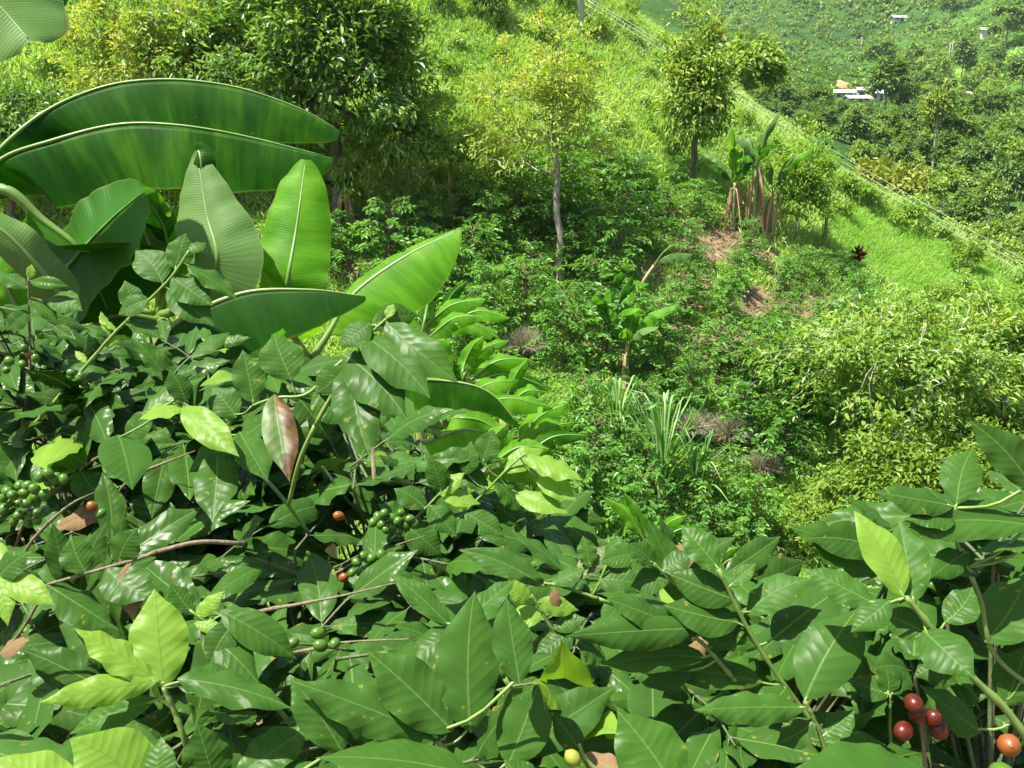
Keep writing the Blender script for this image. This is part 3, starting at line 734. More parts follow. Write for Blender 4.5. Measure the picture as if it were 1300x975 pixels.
# ------------------------------------------------------------------ grass and ground cover: nobody could count it
def ground_cover():
    n = 74000
    px = rng.uniform(-60, 1360, n); py = rng.uniform(-60, 760, n)
    # sample in the plan so that density is even over the ground
    x = rng.uniform(-18, 26, n * 2); y = rng.uniform(12.5, 41, n * 2)
    z = near_h(x, y); P = np.stack([x, y, z], -1)
    a, b_, f = project(P)
    so = soil_mask(P)
    k = (a > -40) & (a < 1340) & (b_ > -60) & (b_ < 780) & (rng.random(n * 2) > so * 1.7)
    P = P[k]; a = a[k]; b_ = b_[k]
    pat = 0.5 + 0.5 * wob(P[:, 0], P[:, 1], 0.55, 3.0)
    meadow = in_poly(a, b_, [(1040, 285), (1085, 250), (1310, 370), (1330, 410), (1200, 390), (1090, 350)])
    for name, mask, mat, ln0, per, lab in (('grass', ~meadow, M['f_grass'], 0.26, 4, 'bright green rough grass and weeds covering the slope'),
                                   ('meadow_grass', meadow, M['f_meadow'], 0.15, 16, 'smooth short bright meadow grass below the power lines')):
        Q = np.repeat(P[mask], per, 0); m = len(Q)
        pp = np.repeat(pat[mask], per)
        Q = Q + np.c_[rng.normal(size=(m, 2)) * 0.09, np.zeros(m)]
        Q[:, 2] = near_h(Q[:, 0], Q[:, 1]) - 0.03
        ln = ln0 * (0.5 + 0.9 * rng.random(m)) * (0.6 + 0.9 * pp) * np.where(in_poly(*project(Q)[:2], ZONE), 0.65, 1.0)
        d = unit(np.c_[rng.normal(size=(m, 2)) * 0.6, np.full(m, 0.9)] + np.array((0, -0.35, 0)))
        side = unit(np.cross(d, rvec(m)))
        v = 0.12 + 0.34 * rng.random(m) + 0.42 * pp
        tag(link(name, blade_mesh(name, mat, Q, Q + d * ln[:, None], side, (0.014 + 0.012 * rng.random(m)) * (0.42 if name == 'meadow_grass' else 1), np.clip(v, 0, 1))), lab, 'grass', kind='stuff')
    # broad-leaved weeds between the bushes and over the slope
    zone = in_poly(a, b_, ZONE)
    k2 = (~meadow) & (rng.random(len(P)) < np.where(zone, 0.2, 0.4))
    Q = np.repeat(P[k2], 5, 0); m = len(Q); pp = np.repeat(pat[k2], 5)
    Q = Q + np.c_[rng.normal(size=(m, 2)) * 0.12, np.abs(rng.normal(size=m)) * 0.13]
    D = unit(np.c_[rng.normal(size=(m, 2)), rng.normal(size=m) * .4 + 0.1]); Nn = unit(np.array((0, -0.35, 1.0)) + rvec(m) * 0.5)
    ln = 0.075 * (0.6 + 0.9 * rng.random(m))
    me = leaves_mesh('weeds', M['f_bright'], Q, D, Nn, ln, ln * 0.5, np.clip(0.1 + 0.45 * rng.random(m) + 0.4 * pp, 0, 1))
    tag(link('weeds', me), 'broad-leaved weeds carpeting the slope between bushes', 'weeds', kind='stuff')
ground_cover()
# clods and leaf litter on the bare patches
x = rng.uniform(-4, 14, 60000); y = rng.uniform(14, 30, 60000); P = np.stack([x, y, near_h(x, y) + 0.01], -1)
P = P[(soil_mask(P) > 0.3) & (rng.random(len(P)) < 0.5)]; n = len(P)
ln = 0.03 + 0.07 * rng.random(n) ** 2
tag(link('leaf_litter', leaves_mesh('leaf_litter', M['f_dry'], P, unit(np.c_[rng.normal(size=(n, 2)), np.full(n, .25)]), unit(rvec(n) * .5 + (0, -.4, 1.0)), ln, ln * .55, np.clip(rng.random(n) * .8 - .15, 0, 1))), 'dry leaf litter and clods scattered on the bare earth', 'leaf litter', kind='stuff')
EDGE = [(1035, 250), (1075, 235), (1200, 305), (1310, 372), (1310, 400), (1190, 395), (1090, 362), (1110, 350), (1250, 372), (1180, 322), (1085, 262), (1060, 300), (1040, 290)]
for q, x, y in scatter(EDGE, 160, 0.7, taken=taken):
    n_weed += 1
    put_tree('low_shrub', (q[0], q[1], q[2] - 0.03), WEED[n_weed % 6], 'low leafy shrub growing along the ragged edge of the bright meadow', 'shrub', 'low shrubs along the meadow edge', rng.random() * 6.28, 0.55 + 0.85 * rng.random(), bits=('stem', 'foliage'))

# ------------------------------------------------------------------ valley: trees, houses, poles
VT = []
for i, (mt, h, cr, cz) in enumerate([('f_valley', 9, (3.6, 3.6, 3.6), 5.2), ('f_valley_lite', 7, (3.6, 3.4, 2.8), 4.2), ('f_valley', 11, (3.0, 3.0, 4.6), 6.6), ('f_valley_grey', 10, (2.6, 2.6, 4.0), 6.4), ('f_valley_lite', 8, (3.2, 3.2, 3.6), 4.6), ('f_valley_grey', 8, (3.2, 3.2, 3.2), 4.8)]):
    VT.append(tree_meshes(500 + i, h, (0, 0, cz), cr, 0.22, 60, 42, 1.15, 0.62, 0.34, M[mt], M['bark_grey'], limbs=8, lobes=8, shell=0.5, twig=False))
EUC = tree_meshes(520, 15, (0, 0, 10.5), (2.6, 2.6, 4.6), 0.24, 60, 34, 1.0, 0.6, 0.26, M['f_olive'], M['bark_pale'], limbs=14, lobes=7, shell=0.3, twig=False, rbias=-0.05)
VALLEY = [(935, 120), (960, 112), (1030, 135), (1110, 150), (1130, 105), (1240, 95), (1310, 90), (1310, 345), (1230, 315), (1150, 270), (1060, 200)]
vt_taken = []
KINDS = [('dark rounded tree in the valley woodland', 'dark trees in the valley woodland'), ('pale green domed tree in the valley woodland', 'pale trees in the valley woodland'),
         ('tall dark tree in the valley woodland', 'tall trees in the valley woodland'), ('slim grey green tree in the valley woodland', 'slim grey trees in the valley woodland'),
         ('light green rounded tree in the valley woodland', 'light rounded trees in the valley woodland'), ('broad grey green tree in the valley woodland', 'broad grey trees in the valley woodland')]
vs_ = scatter(VALLEY, 2600, lambda q: 1.2 + 0.02 * q[1], hitf=far_hit, taken=vt_taken,
              clear=lambda q, x, y: (1045 < x < 1140 and 108 < y < 158) or (1235 < x and 180 < y < 260 and rng.random() < .8))
vs_ = vs_[:290]
for i, (q, x, y) in enumerate(vs_):
    k = int(rng.integers(0, 6))
    wpx = 14 + 24 * rng.random() ** 1.5 + 14 * (y > 200)           # crown width wanted in the picture
    s = np.clip(wpx * q[1] / FPX / 6.6, 0.28, 1.25)
    put_tree('valley_tree', (q[0], q[1], q[2] - 0.3), VT[k], KINDS[k][0], 'tree', KINDS[k][1], rng.random() * 6.28, (s, s, s * (0.85 + 0.4 * rng.random())))
print('valley trees', len(vs_))
def far_at(px, py): return far_hit(px, py)[0][0]
for (x, y, me, s, lab) in [(1183, 218, EUC, 0.62, 'tall bare-trunked tree with thin dark crown above the valley woodland'),
                           (1250, 318, EUC, 0.36, 'slim bare-trunked tree at the meadow edge below the valley woodland'),
                           (1232, 215, EUC, 0.36, 'thin pale-trunked tree between the valley woodland and the small field'),
                           (950, 112, VT[3], 0.72, 'grey green feathery tree on the ridge beside the tall oval tree'),
                           (973, 118, VT[3], 0.62, 'smaller grey feathery tree on the ridge beside the rounded bright trees'),
                           (985, 142, VT[4], 0.55, 'bright rounded tree on the ridge above the power lines'),
                           (945, 135, VT[1], 0.5, 'domed bright tree on the ridge behind the tall oval tree'),
                           (1112, 98, VT[0], 1.5, 'largest dark domed tree above the pale-roofed farmhouse'),
                           (1160, 100, VT[4], 1.3, 'light domed tree beside the largest dark tree above the farmhouse'),
                           (1122, 152, VT[2], 0.9, 'dark bamboo-like tree clump just below the farmhouse'),
                           (1275, 70, VT[2], 1.5, 'dark tree on the edge of the light green field'),
                           (1205, 32, VT[2], 1.4, 'lone dark tree on the far hillside pasture')]:
    q = far_at(x, y)
    put_tree('valley_tree', (q[0], q[1], q[2] - 0.2), me, lab, 'tree', rot=rng.random() * 6, sc=s)
OCH = tree_meshes(530, 2.4, (0, 0, 1.5), (2.0, 1.6, 1.2), 0.09, 70, 45, 0.4, 0.2, 0.09, M['f_ochre'], M['bark_grey'], limbs=8, lobes=7, shell=0.4)
LIT = tree_meshes(531, 2.4, (0, 0, 1.3), (1.5, 1.5, 1.2), 0.08, 60, 45, 0.36, 0.16, 0.08, M['f_valley_lite'], M['bark_grey'], limbs=8, lobes=7, shell=0.4)
for (x, y, dy, me, s, lab) in [(1128, 248, 4, OCH, 1.25, 'ochre flowering bush just beyond the ridge under the wires'), (1188, 280, 4, LIT, 1.0, 'soft grey green bush beside the ochre bush beyond the ridge'),
                               (1222, 303, 4, LIT, 1.15, 'light green bush beyond the ridge below the grey green bush'), (1085, 215, 5, LIT, 0.8, 'low green bush beyond the ridge above the ochre bush'),
                               (1262, 322, 3, LIT, 0.9, 'low pale bush beyond the ridge at the end of the wires'), (1000, 160, 3.5, LIT, 0.9, 'green bush on the ridge crest by the wires'),
                               (1045, 190, 4, OCH, 0.6, 'small ochre bush on the ridge crest by the wires')]:
    d = ray(x, y); d = d / d[1]
    Y = np.interp(x, [945, 1060, 1190, 1310], [35.5, 33, 31, 29]) + dy
    xx = d[0] * Y
    put_tree('ridge_bush', (xx, Y, near_h(xx, Y) - 0.05), me, lab, 'bush', rot=rng.random() * 6, sc=s)
# scrub over the far slopes: one mass
m = 2400
px = rng.uniform(860, 1320, m); py = rng.uniform(-5, 140, m)
Q, ok = far_hit(px, py); Q = Q[ok]; Q = Q[(Q[:, 1] > 120)]
fieldm = in_poly(*project(Q)[:2], [(1180, 100), (1250, 85), (1310, 40), (1310, 85), (1230, 120)])
Q = Q[~fieldm]
per = 12; sz = (0.7 + 1.4 * rng.random(len(Q)) ** 3) * np.clip(Q[:, 1] / 380, 0.35, 1.3)
C_ = np.repeat(Q, per, 0); s_ = np.repeat(sz, per); n = len(C_)
off = rvec(n) * s_[:, None] * 0.9; off[:, 2] = np.abs(off[:, 2]) * 1.1
tag(link('distant_scrub', leaves_mesh('distant_scrub', M['f_valley'], C_ + off, unit(rvec(n) + (0, 0, .2)), unit(rvec(n) + np.array((0, -.4, 1.0))), s_ * 0.9, s_ * 0.7,
    np.clip(0.1 + np.repeat(rng.random(len(Q)), per) * 0.5 + 0.3 * rng.random(n), 0, 1))), 'dark low scrub dotted over the far hillsides', 'scrub', kind='stuff')
# row crop on the light field at the right
Qf, okf = far_hit(rng.uniform(1180, 1310, 900), rng.uniform(40, 118, 900))
Qf = Qf[okf]; a_, b_, _ = project(Qf); Qf = Qf[in_poly(a_, b_, [(1180, 100), (1250, 85), (1310, 40), (1310, 85), (1230, 120)])]
per = 10; C_ = np.repeat(Qf, per, 0); n = len(C_); off = rng.normal(size=(n, 3)) * np.array((.7, .7, .25)) + (0, 0, .3)
tag(link('field_crop', leaves_mesh('field_crop', M['f_meadow'], C_ + off, rvec(n), unit(rvec(n) * .4 + (0, -.2, 1.0)), 1.3, 0.8, rng.random(n))), 'light green crop on the sloping field across the valley', 'crop', kind='stuff')

M['h_wall'] = plain_mat('house_wall', (0.55, 0.50, 0.42), 0.9)
M['h_roof'] = plain_mat('house_roof', (0.50, 0.51, 0.52), 0.6)
M['h_rust'] = plain_mat('house_roof_rusty', (0.42, 0.33, 0.28), 0.7, var=0.4, scale=0.8)
M['h_dark'] = plain_mat('house_window', (0.03, 0.035, 0.04), 0.2)
M['h_door'] = plain_mat('house_door', (0.16, 0.08, 0.04), 0.7)
M['concrete'] = plain_mat('concrete', (0.46, 0.45, 0.42), 0.85)
M['wire'] = plain_mat('wire', (0.62, 0.63, 0.60), 0.35, metallic=0.3)
M['clay'] = bark_mat('clay', (0.24, 0.15, 0.07), (0.36, 0.25, 0.12), scale=0.6)
def house(px, py, w, d, h, roof, rot, label):
    q = far_at(px, py); k = q[1] / 330; w, d, h = w * k, d * k, h * k
    e = empty('farmhouse', (q[0], q[1], q[2] - 0.4), label, 'house')
    e.rotation_euler = (0, 0, rot)
    mb = MB(); mb.box((-w / 2, -d / 2, -1.5), (w / 2, d / 2, h)); link('wall', mb.mesh('wall', M['h_wall'], False), e)
    mb = MB(); o = 0.6 * k; t = 0.14 * k
    r_ = d * 0.2
    for s in (-1, 1):
        y0, y1 = s * (d / 2 + o), 0
        V = [(-w / 2 - o, y0, h - 0.25 * k), (w / 2 + o, y0, h - 0.25 * k), (w / 2 + o, y1, h + r_), (-w / 2 - o, y1, h + r_)]
        V += [(a, b, c + t) for a, b, c in V]
        mb.add(V, [(0, 1, 2, 3), (7, 6, 5, 4), (0, 4, 5, 1), (1, 5, 6, 2), (2, 6, 7, 3), (3, 7, 4, 0)])
    link('roof', mb.mesh('roof', roof, False), e)
    mb = MB(); mb.box((-0.5 * k, -d / 2 - 0.05, 0), (0.5 * k, -d / 2 + 0.02, 2.0 * k)); link('door', mb.mesh('door', M['h_door'], False), e)
    for x in (-w * 0.3, w * 0.3):
        mb = MB(); mb.box((x - 0.6 * k, -d / 2 - 0.05, 0.9 * k), (x + 0.6 * k, -d / 2 + 0.02, 1.9 * k)); link('window', mb.mesh('window', M['h_dark'], False), e)
house(1088, 129, 7.5, 4, 1.6, M['h_roof'], 0.15, 'long farmhouse with bright pale metal roof among valley trees')
house(1072, 124, 6, 4, 2.4, M['h_roof'], -0.3, 'small pale-roofed shed beside the orange earth bank')
house(1112, 127, 8, 5, 2.5, M['h_roof'], 0.35, 'pale-roofed outbuilding beside the long farmhouse')
house(1098, 122, 5, 4, 2.6, M['h_rust'], -0.1, 'small rusty-roofed hut behind the long farmhouse')
house(1142, 30, 5, 3, 1.6, M['h_roof'], 0.1, 'lone pale-roofed house on the open far hillside')
house(1254, 44, 4, 3, 1.6, M['h_roof'], -0.2, 'pale-roofed hut beside palms above the sloping field')
house(1222, 127, 4, 3.5, 2.4, M['h_rust'], 0.2, 'tiny dull-roofed hut among trees below the sloping field')
q = far_at(1070, 112)
bk = bpy.data.meshes.new('earth_bank')
X, Y = np.meshgrid(np.linspace(-1, 1, 13), np.linspace(-1, 1, 9))
hgt = np.clip(1 - X ** 2 - Y ** 2, 0, 1) ** 0.6 * (1 + 0.7 * wob(X, Y, 3))
V = np.stack([q[0] + X * 2.2, q[1] + Y * 1.6, far_h(q[0] + X * 2.2, q[1] + Y * 1.6) - 0.3 + hgt * 1.1], -1).reshape(-1, 3)
i = (np.arange(8)[:, None] * 13 + np.arange(12)[None]).ravel()
tag(link('earth_bank', mesh_np('earth_bank', V, [np.stack([i, i + 1, i + 14, i + 13], -1)], M['clay'])), kind='structure')
# utility poles
def pole(loc, h, label, r=0.11, arm=1.2, group=None):
    e = empty('utility_pole', loc, label, 'utility pole', group)
    mb = MB(); mb.tube([(0, 0, -0.4), (0, 0, h * .5), (0, 0, h)], [r, r * .85, r * .65], 8); link('post', mb.mesh('post', M['concrete']), e)
    mb = MB(); mb.box((-arm / 2, -0.05, h - 0.35), (arm / 2, 0.05, h - 0.25)); a = link('crossarm', mb.mesh('crossarm', M['concrete'], False), e)
    for x in (-arm * .42, 0.08, arm * .42):
        mb = MB(); mb.tube([(x, 0, h - 0.25), (x, 0, h - 0.17), (x, 0, h - 0.1)], [0.03, 0.045, 0.03], 6); link('insulator', mb.mesh('insulator', M['h_wall']), a)
    return e
pb = ground_at(737, 46)
pole(tuple(pb), 5.2, 'pale concrete utility pole on the upper grassy slope', arm=1.1)
for x, y, h in ((1092, 73, 7), (1204, 80, 6), (1207, 80, 6)):
    q = far_at(x, y); pole(tuple(q), h, {1092: 'lone thin pole above the farmhouse on the far slope'}.get(x, 'one of two thin pale poles standing close together on the far slope'), r=0.1, arm=0.9, group=None if x == 1092 else 'pair of far poles')
# wires: from the pole down past the ridge to a pole below, right of the view
top = pb + np.array((0, 0, 5.1))
E = at(1420, 402, 26.5)
eb = np.array((E[0], E[1], float(near_h(E[0], E[1]))))
for k, (o, a0) in enumerate([(0.0, at(739, -8, pb[1])), (0.0, at(741, -3, pb[1])), (0.0, at(738, 2, pb[1])), (0.0, at(738, 12, pb[1]))]):
    mids = [[(860, 66), (945, 122), (1100, 216), (1300, 330)], [(860, 71), (945, 128), (1100, 224), (1300, 338)], [(860, 76), (945, 133), (1100, 231), (1300, 346)], [(860, 92), (945, 160), (1100, 262), (1230, 350)]][k]
    pts = [a0] + [at(x, y, np.interp(x, [737, 1300], [pb[1], 27.5])) for x, y in mids]
    pts.append(pts[-1] + (pts[-1] - pts[-2]) * 0.6)
    mb = MB(); mb.tube(spline(pts, 40), 0.0058 if k < 3 else 0.0032, 5)
    tag(link('power_line', mb.mesh('power_line', M['wire'])), ['upper pale power line strung along the ridge', 'middle pale power line strung along the ridge', 'lower pale power line strung along the ridge', 'thin slack wire hanging below the power lines'][k], 'power line', 'power lines along the ridge' if k < 3 else None)

# ------------------------------------------------------------------ reeds, dry tufts, red plant
def reed(px, py, hpx, n, label, seed, spread=0.9):
    r = np.random.default_rng(seed); b = ground_at(px, py); h = hpx * b[1] / FPX
    e = empty('cane_clump', tuple(b), label, 'cane')
    for i in range(4):
        a = r.random() * 6.28; o = np.array((math.cos(a), math.sin(a), 0)) * 0.1 * r.random()
        mb = MB(); mb.tube(spline([o + (0, 0, -.08), o * 1.5 + (0, 0, h * .25), o * 2.2 + (0, 0, h * .5)], 6), 0.017 * np.linspace(1, .6, 6), 6)
        link('stalk', mb.mesh('stalk', M['pseudostem']), e)
    a = r.random(n) * 6.28; z = h * (0.12 + 0.42 * r.random(n))
    up = h * (0.35 + 0.5 * r.random(n))
    for i in range(n):
        o = np.array((math.cos(a[i]), math.sin(a[i]), 0))
        p0 = o * 0.04 + (0, 0, z[i]); sp = spread * (0.15 + 0.85 * r.random()) * h * 0.42
        dr = (r.random() < 0.35)
        path = spline([p0, p0 + o * sp * .3 + (0, 0, up[i] * .6), p0 + o * sp * 0.8 + (0, 0, up[i] * (0.75 if dr else 1.0)), p0 + o * sp * (1.5 if dr else 1.05) + (0, 0, up[i] * (0.45 if dr else 1.25))], 9)
        path[:, 2] = np.minimum(path[:, 2], h * 1.05)
        s = np.cross(o, (0, 0, 1)); w = 0.021 * np.array([.5, .9, 1, 1, .95, .85, .65, .4, .05])
        V = np.stack([path - s * w[:, None], path + o * 0.006, path + s * w[:, None]], 1).reshape(-1, 3)
        F = []
        for k in range(8):
            F += [(k * 3, k * 3 + 1, k * 3 + 4, k * 3 + 3), (k * 3 + 1, k * 3 + 2, k * 3 + 5, k * 3 + 4)]
        me = mesh_np('leaf', V, [np.array(F)], M['f_reed'], rnd=np.full(len(F), r.random()))
        link('leaf', me, e)
reed(838, 664, 165, 46, 'tall pale green cane clump with sword leaves beside the young banana', 31)
reed(884, 670, 120, 26, 'shorter cane clump with bent leaves beside the tall cane clump', 32, 1.0)
reed(782, 584, 105, 34, 'small cane clump with narrow arching leaves below the banana pair', 33, 0.8)
reed(1045, 322, 50, 12, 'cane tuft at the edge of the meadow beside the bright shrub', 34, .4)
def tuft(px, py, rpx, label, seed, n=260, flat=0.8):
    n = n * 3
    r = np.random.default_rng(seed); b = ground_at(px, py); rad = rpx * b[1] / FPX
    e = empty('dry_tuft', tuple(b), label, 'dry tuft')
    d = rvec(n, r); d[:, 2] = np.abs(d[:, 2]) + 0.15; d = unit(d)
    P = rng.normal(size=(n, 3)) * rad * 0.12; P[:, 2] = rad * 0.25
    tip = P + d * rad * (0.7 + 0.5 * r.random(n))[:, None]
    link('dry_stems', blade_mesh('dry_stems', M['f_dry'], P, tip, unit(np.cross(d, rvec(n, r))), 0.005 + .004 * r.random(n), .3 + .7 * r.random(n), droop=0.3), e, kind='stuff')
    P2 = np.zeros((8, 3)); mb = MB(); mb.tube([(0, 0, -.06), (0, 0, rad * .2), (0, 0, rad * .4)], [rad * .12, rad * .1, rad * .04], 7); link('base', mb.mesh('base', M['twig']), e)
tuft(667, 458, 34, 'grey brown dry round tuft beside the banana leaf fans', 41, 420)
tuft(878, 562, 34, 'pale dry grass tuft fanning out behind the tall cane', 42, 330)
tuft(922, 570, 38, 'largest grey dry tuft beside the pale fanning tuft', 43, 460)
tuft(966, 610, 32, 'small grey dry tuft below the largest dry tuft', 44, 300)
b = ground_at(1088, 340); r = np.random.default_rng(5)
e = empty('red_leaf_plant', tuple(b), 'dark red leaved plant at the edge of the meadow', 'plant')
n = 70; d = unit(rvec(n, r) + (0, 0, .9)); P = np.c_[r.normal(size=(n, 2)) * .05, r.random(n) * .25 + .1]
link('foliage', leaves_mesh('foliage', M['f_red'], P, d, unit(np.cross(d, rvec(n, r))), .26, .06, r.random(n)), e, kind='stuff')
mb = MB(); mb.tube([(0, 0, -.05), (0, 0, .2), (0, 0, .35)], [.02, .018, .01], 6); link('stem', mb.mesh('stem', M['twig']), e)

# ------------------------------------------------------------------ banana plants
TOCAM = np.array((0, -1.0, 0.1)); UP = np.array((0, 0, 1.0))
def banana_leaf(parent, path, W, nhint, phi=0.3, mat='ban', petiole=0.12, seed=0, res=46, tears=0, tip=0.0, wob_=0.12, rib=0.016, tip_cut=1.0, asym=(1, 1), name='leaf'):
    """path: world points from petiole to tip; W half width; nhint: where the upper face looks; phi: how far both halves fold down"""
    r = np.random.default_rng(seed)
    C = spline(path, res)
    T = unit(np.gradient(C, axis=0))
    nh = np.asarray(nhint, float)
    if nh.ndim == 1: nh = np.broadcast_to(nh, C.shape)
    Nn = unit(nh - (nh * T).sum(1, keepdims=True) * T)
    B = np.cross(T, Nn)
    s = np.r_[0, np.cumsum(np.linalg.norm(np.diff(C, axis=0), axis=1))]; Ltot = s[-1]; u = s / Ltot
    ub = np.clip((u - petiole) / (1 - petiole), 0, 1)
    prof = np.where(u > petiole, np.minimum(1, (ub / 0.16)) ** 0.6 * np.clip(1 - ((np.maximum(ub, 0.45) - 0.45) / (0.56)) ** (2.6 + tip), 0.0, 1) ** (0.62 if tip > -.5 else 0.85), 0)
    if tip_cut < 1: prof = np.where(u > tip_cut, 0, prof)
    K = 9
    vs_ = np.linspace(-1, 1, 2 * K + 1)
    ph0 = np.asarray(phi, float)
    phL = (ph0[0] if ph0.ndim else ph0) + wob_ * np.interp(u, np.linspace(0, 1, 12), r.normal(size=12))
    phR = (ph0[1] if ph0.ndim else ph0) + wob_ * np.interp(u, np.linspace(0, 1, 12), r.normal(size=12))
    rip = np.interp(u * Ltot, np.linspace(0, Ltot, 40), r.normal(size=40))
    tear_at = {}
    V = np.zeros((res, 2 * K + 1, 3)); UV = np.zeros((res, 2 * K + 1, 2))
    for j, v in enumerate(vs_):
        side = np.sign(v); av = abs(v)
        ph = (phR if v > 0 else phL) + 0.55 * av * np.where(ph0.max() > 0.7, 0.25, 0.5)
        w = W * prof * (asym[1] if v > 0 else asym[0]) * (1 + 0.015 * rip * av)
        dirv = side * B * np.cos(ph)[:, None] - Nn * np.sin(ph)[:, None]
        V[:, j] = C + dirv * (w * av)[:, None] + Nn * (0.006 * rip * av ** 1.5)[:, None] + T * (w * av * 0.22)[:, None]
        UV[:, j, 0] = u * Ltot - w * av * 0.2 * 0; UV[:, j, 1] = v
    w_ = 2 * K + 1
    F = []
    torn = {}
    if tears:
        for _ in range(tears):
            i0 = int(r.integers(int(res * .3), res - 3)); sd = int(r.integers(0, 2)); torn[(i0, sd)] = r.integers(2, K - 1)
    i = np.arange(res - 1)
    for j in range(2 * K):
        for ii in i:
            if u[ii + 1] <= petiole: continue
            t = torn.get((ii, 0 if j < K else 1))
            if t is not None and (abs(j - K + 0.5) > t): continue
            F.append((ii * w_ + j, ii * w_ + j + 1, (ii + 1) * w_ + j + 1, (ii + 1) * w_ + j))
    F = np.array(F); used = np.unique(F); inv = np.zeros(res * w_, int); inv[used] = np.arange(len(used))
    me = mesh_np('leaf', V.reshape(-1, 3)[used], [inv[F]], M[mat], uv=UV.reshape(-1, 2)[used])
    o = link(name, me, parent, world_geo=True)
    mb = MB(); rr = rib * np.interp(u, [0, petiole, 1], [1.5, 1.15, 0.15])
    mb.tube(C[:-1] - Nn[:-1] * (rr[:-1] * 0.5)[:, None], rr[:-1], 8)
    mr = link('midrib', mb.mesh('midrib', M['midrib'] if 'dead' not in mat else M['stem_dead']), o)
    return o
def pseudostem(parent, pts, r0, r1, mat='pseudostem'):
    mb = MB(); p = spline(pts, 14)
    mb.tube(p, np.linspace(r0, r1, 14) * (1 + 0.05 * np.sin(np.arange(14) * 2.1)), 12)
    link('pseudostem', mb.mesh('pseudostem', M[mat]), parent, world_geo=True)
def plant_at(name, px, Y, label, cat='banana plant', group=None):
    x = at(px, 450, Y)[0]
    return empty(name, (x, Y, float(near_h(x, Y))), label, cat, group)
def P3(lst): return [at(*q) for q in lst]

# plant whose two big leaves arch over everything
e = plant_at('banana_plant', -90, 4.5, 'big banana plant whose two long arched leaves hang over the scene')
bx = np.array(e.location); tp = at(-70, 330, 4.5)
pseudostem(e, [bx - UP * .1, (bx + tp) / 2, tp], .12, .07)
banana_leaf(e, P3([(-70, 330, 4.55), (-40, 235, 4.8), (40, 152, 5.2), (125, 111, 5.3), (210, 100, 5.35), (300, 110, 5.35), (380, 137, 5.3), (432, 166, 5.25)]), .30, UP + np.array((0, .18, 0)), (1.2, 1.3), 'ban', petiole=.22, seed=1, res=70, tip=-.4, wob_=.1, rib=.011)
banana_leaf(e, P3([(-70, 330, 4.45), (-45, 270, 4.5), (-5, 205, 4.7), (70, 176, 4.75), (150, 157, 4.8), (225, 158, 4.8), (310, 172, 4.8), (422, 200, 4.75)]), .33, UP + np.array((0, .12, 0)), (1.2, 1.25), 'ban', petiole=.15, seed=2, res=70, tip=-.4, wob_=.12, rib=.011)
banana_leaf(e, P3([(-70, 330, 4.4), (-60, 270, 4.35), (0, 243, 4.3), (50, 280, 4.3), (102, 322, 4.28), (140, 400, 4.3)]), .36, np.array((.3, -.25, -1.0)), -.25, 'ban_dark', petiole=.5, seed=3, res=50, rib=.02)
# leaf hanging in at the top corner
e2 = plant_at('banana_plant', -330, 3.6, 'banana plant with one broad round-ended leaf reaching over from above')
bx2 = np.array(e2.location); tp2 = at(-330, -60, 3.6)
pseudostem(e2, [bx2 - UP * .1, (bx2 + tp2) / 2, tp2], .12, .07)
banana_leaf(e2, P3([(-330, -60, 3.6), (-230, -150, 3.5), (-90, -90, 3.4), (0, 8, 3.35), (38, 52, 3.3)]), .27, UP + TOCAM * .9, .15, 'ban_pale', petiole=.2, seed=4, res=60, tip=1.2, wob_=.08)
banana_leaf(e2, P3([(-330, -60, 3.6), (-270, -180, 3.7), (-120, -190, 3.75), (0, -95, 3.8), (62, 12, 3.8)]), .24, UP + TOCAM * .4, .3, 'ban', petiole=.2, seed=5, res=60, tip=1.2, wob_=.08)

# middle plant: dark folded leaf, rolled leaf, upright pale leaf
e = plant_at('banana_plant', 205, 4.6, 'banana plant with upright pale leaf folded over at its tip')
bx = np.array(e.location); tp = at(200, 400, 4.6)
pseudostem(e, [bx - UP * .1, (bx + tp) / 2 + (.03, 0, 0), tp], .09, .05)
banana_leaf(e, P3([(200, 400, 4.6), (240, 385, 4.3), (275, 335, 4.1), (262, 270, 4.2), (250, 192, 4.35)]), .19, TOCAM + UP * .25, -.12, 'ban_pale', petiole=.25, seed=6, res=50, tip=-1.2, wob_=.05)
banana_leaf(e, P3([(250, 196, 4.35), (252, 192, 4.34), (255, 205, 4.31), (257, 234, 4.30)]), .062, TOCAM, .1, 'ban_dark', petiole=.02, seed=7, res=16, wob_=.03, rib=.006)
banana_leaf(e, P3([(195, 400, 4.6), (60, 385, 4.3), (95, 330, 4.2), (140, 280, 4.2), (182, 244, 4.2)]), .30, np.array((.35, .5, -.6)), (-.5, -.1), 'ban_dark', petiole=.32, seed=8, res=56, wob_=.04, rib=.012, asym=(1, .85))
banana_leaf(e, P3([(200, 402, 4.65), (196, 340, 4.45), (178, 285, 4.4), (165, 236, 4.4)]), .155, TOCAM + UP * .6 + np.array((-.4, 0, 0)), (.5, .9), 'ban_lite', petiole=.3, seed=9, res=40, tip=.5)
banana_leaf(e, P3([(205, 400, 4.6), (215, 345, 4.5), (208, 290, 4.45), (185, 252, 4.4)]), .13, TOCAM * .7 + UP * .4 + np.array((.6, 0, 0)), .35, 'ban', petiole=.3, seed=10, res=40)
banana_leaf(e, P3([(200, 405, 4.55), (150, 400, 4.4), (100, 425, 4.35), (70, 480, 4.3)]), .25, UP + TOCAM * .5, .5, 'ban', petiole=.15, seed=11, res=40)
banana_leaf(e, P3([(210, 405, 4.5), (235, 470, 4.4), (262, 448, 4.35), (308, 462, 4.3), (320, 500, 4.3)]), .22, UP + TOCAM * .15, .95, 'ban_dark', petiole=.25, seed=12, res=40)
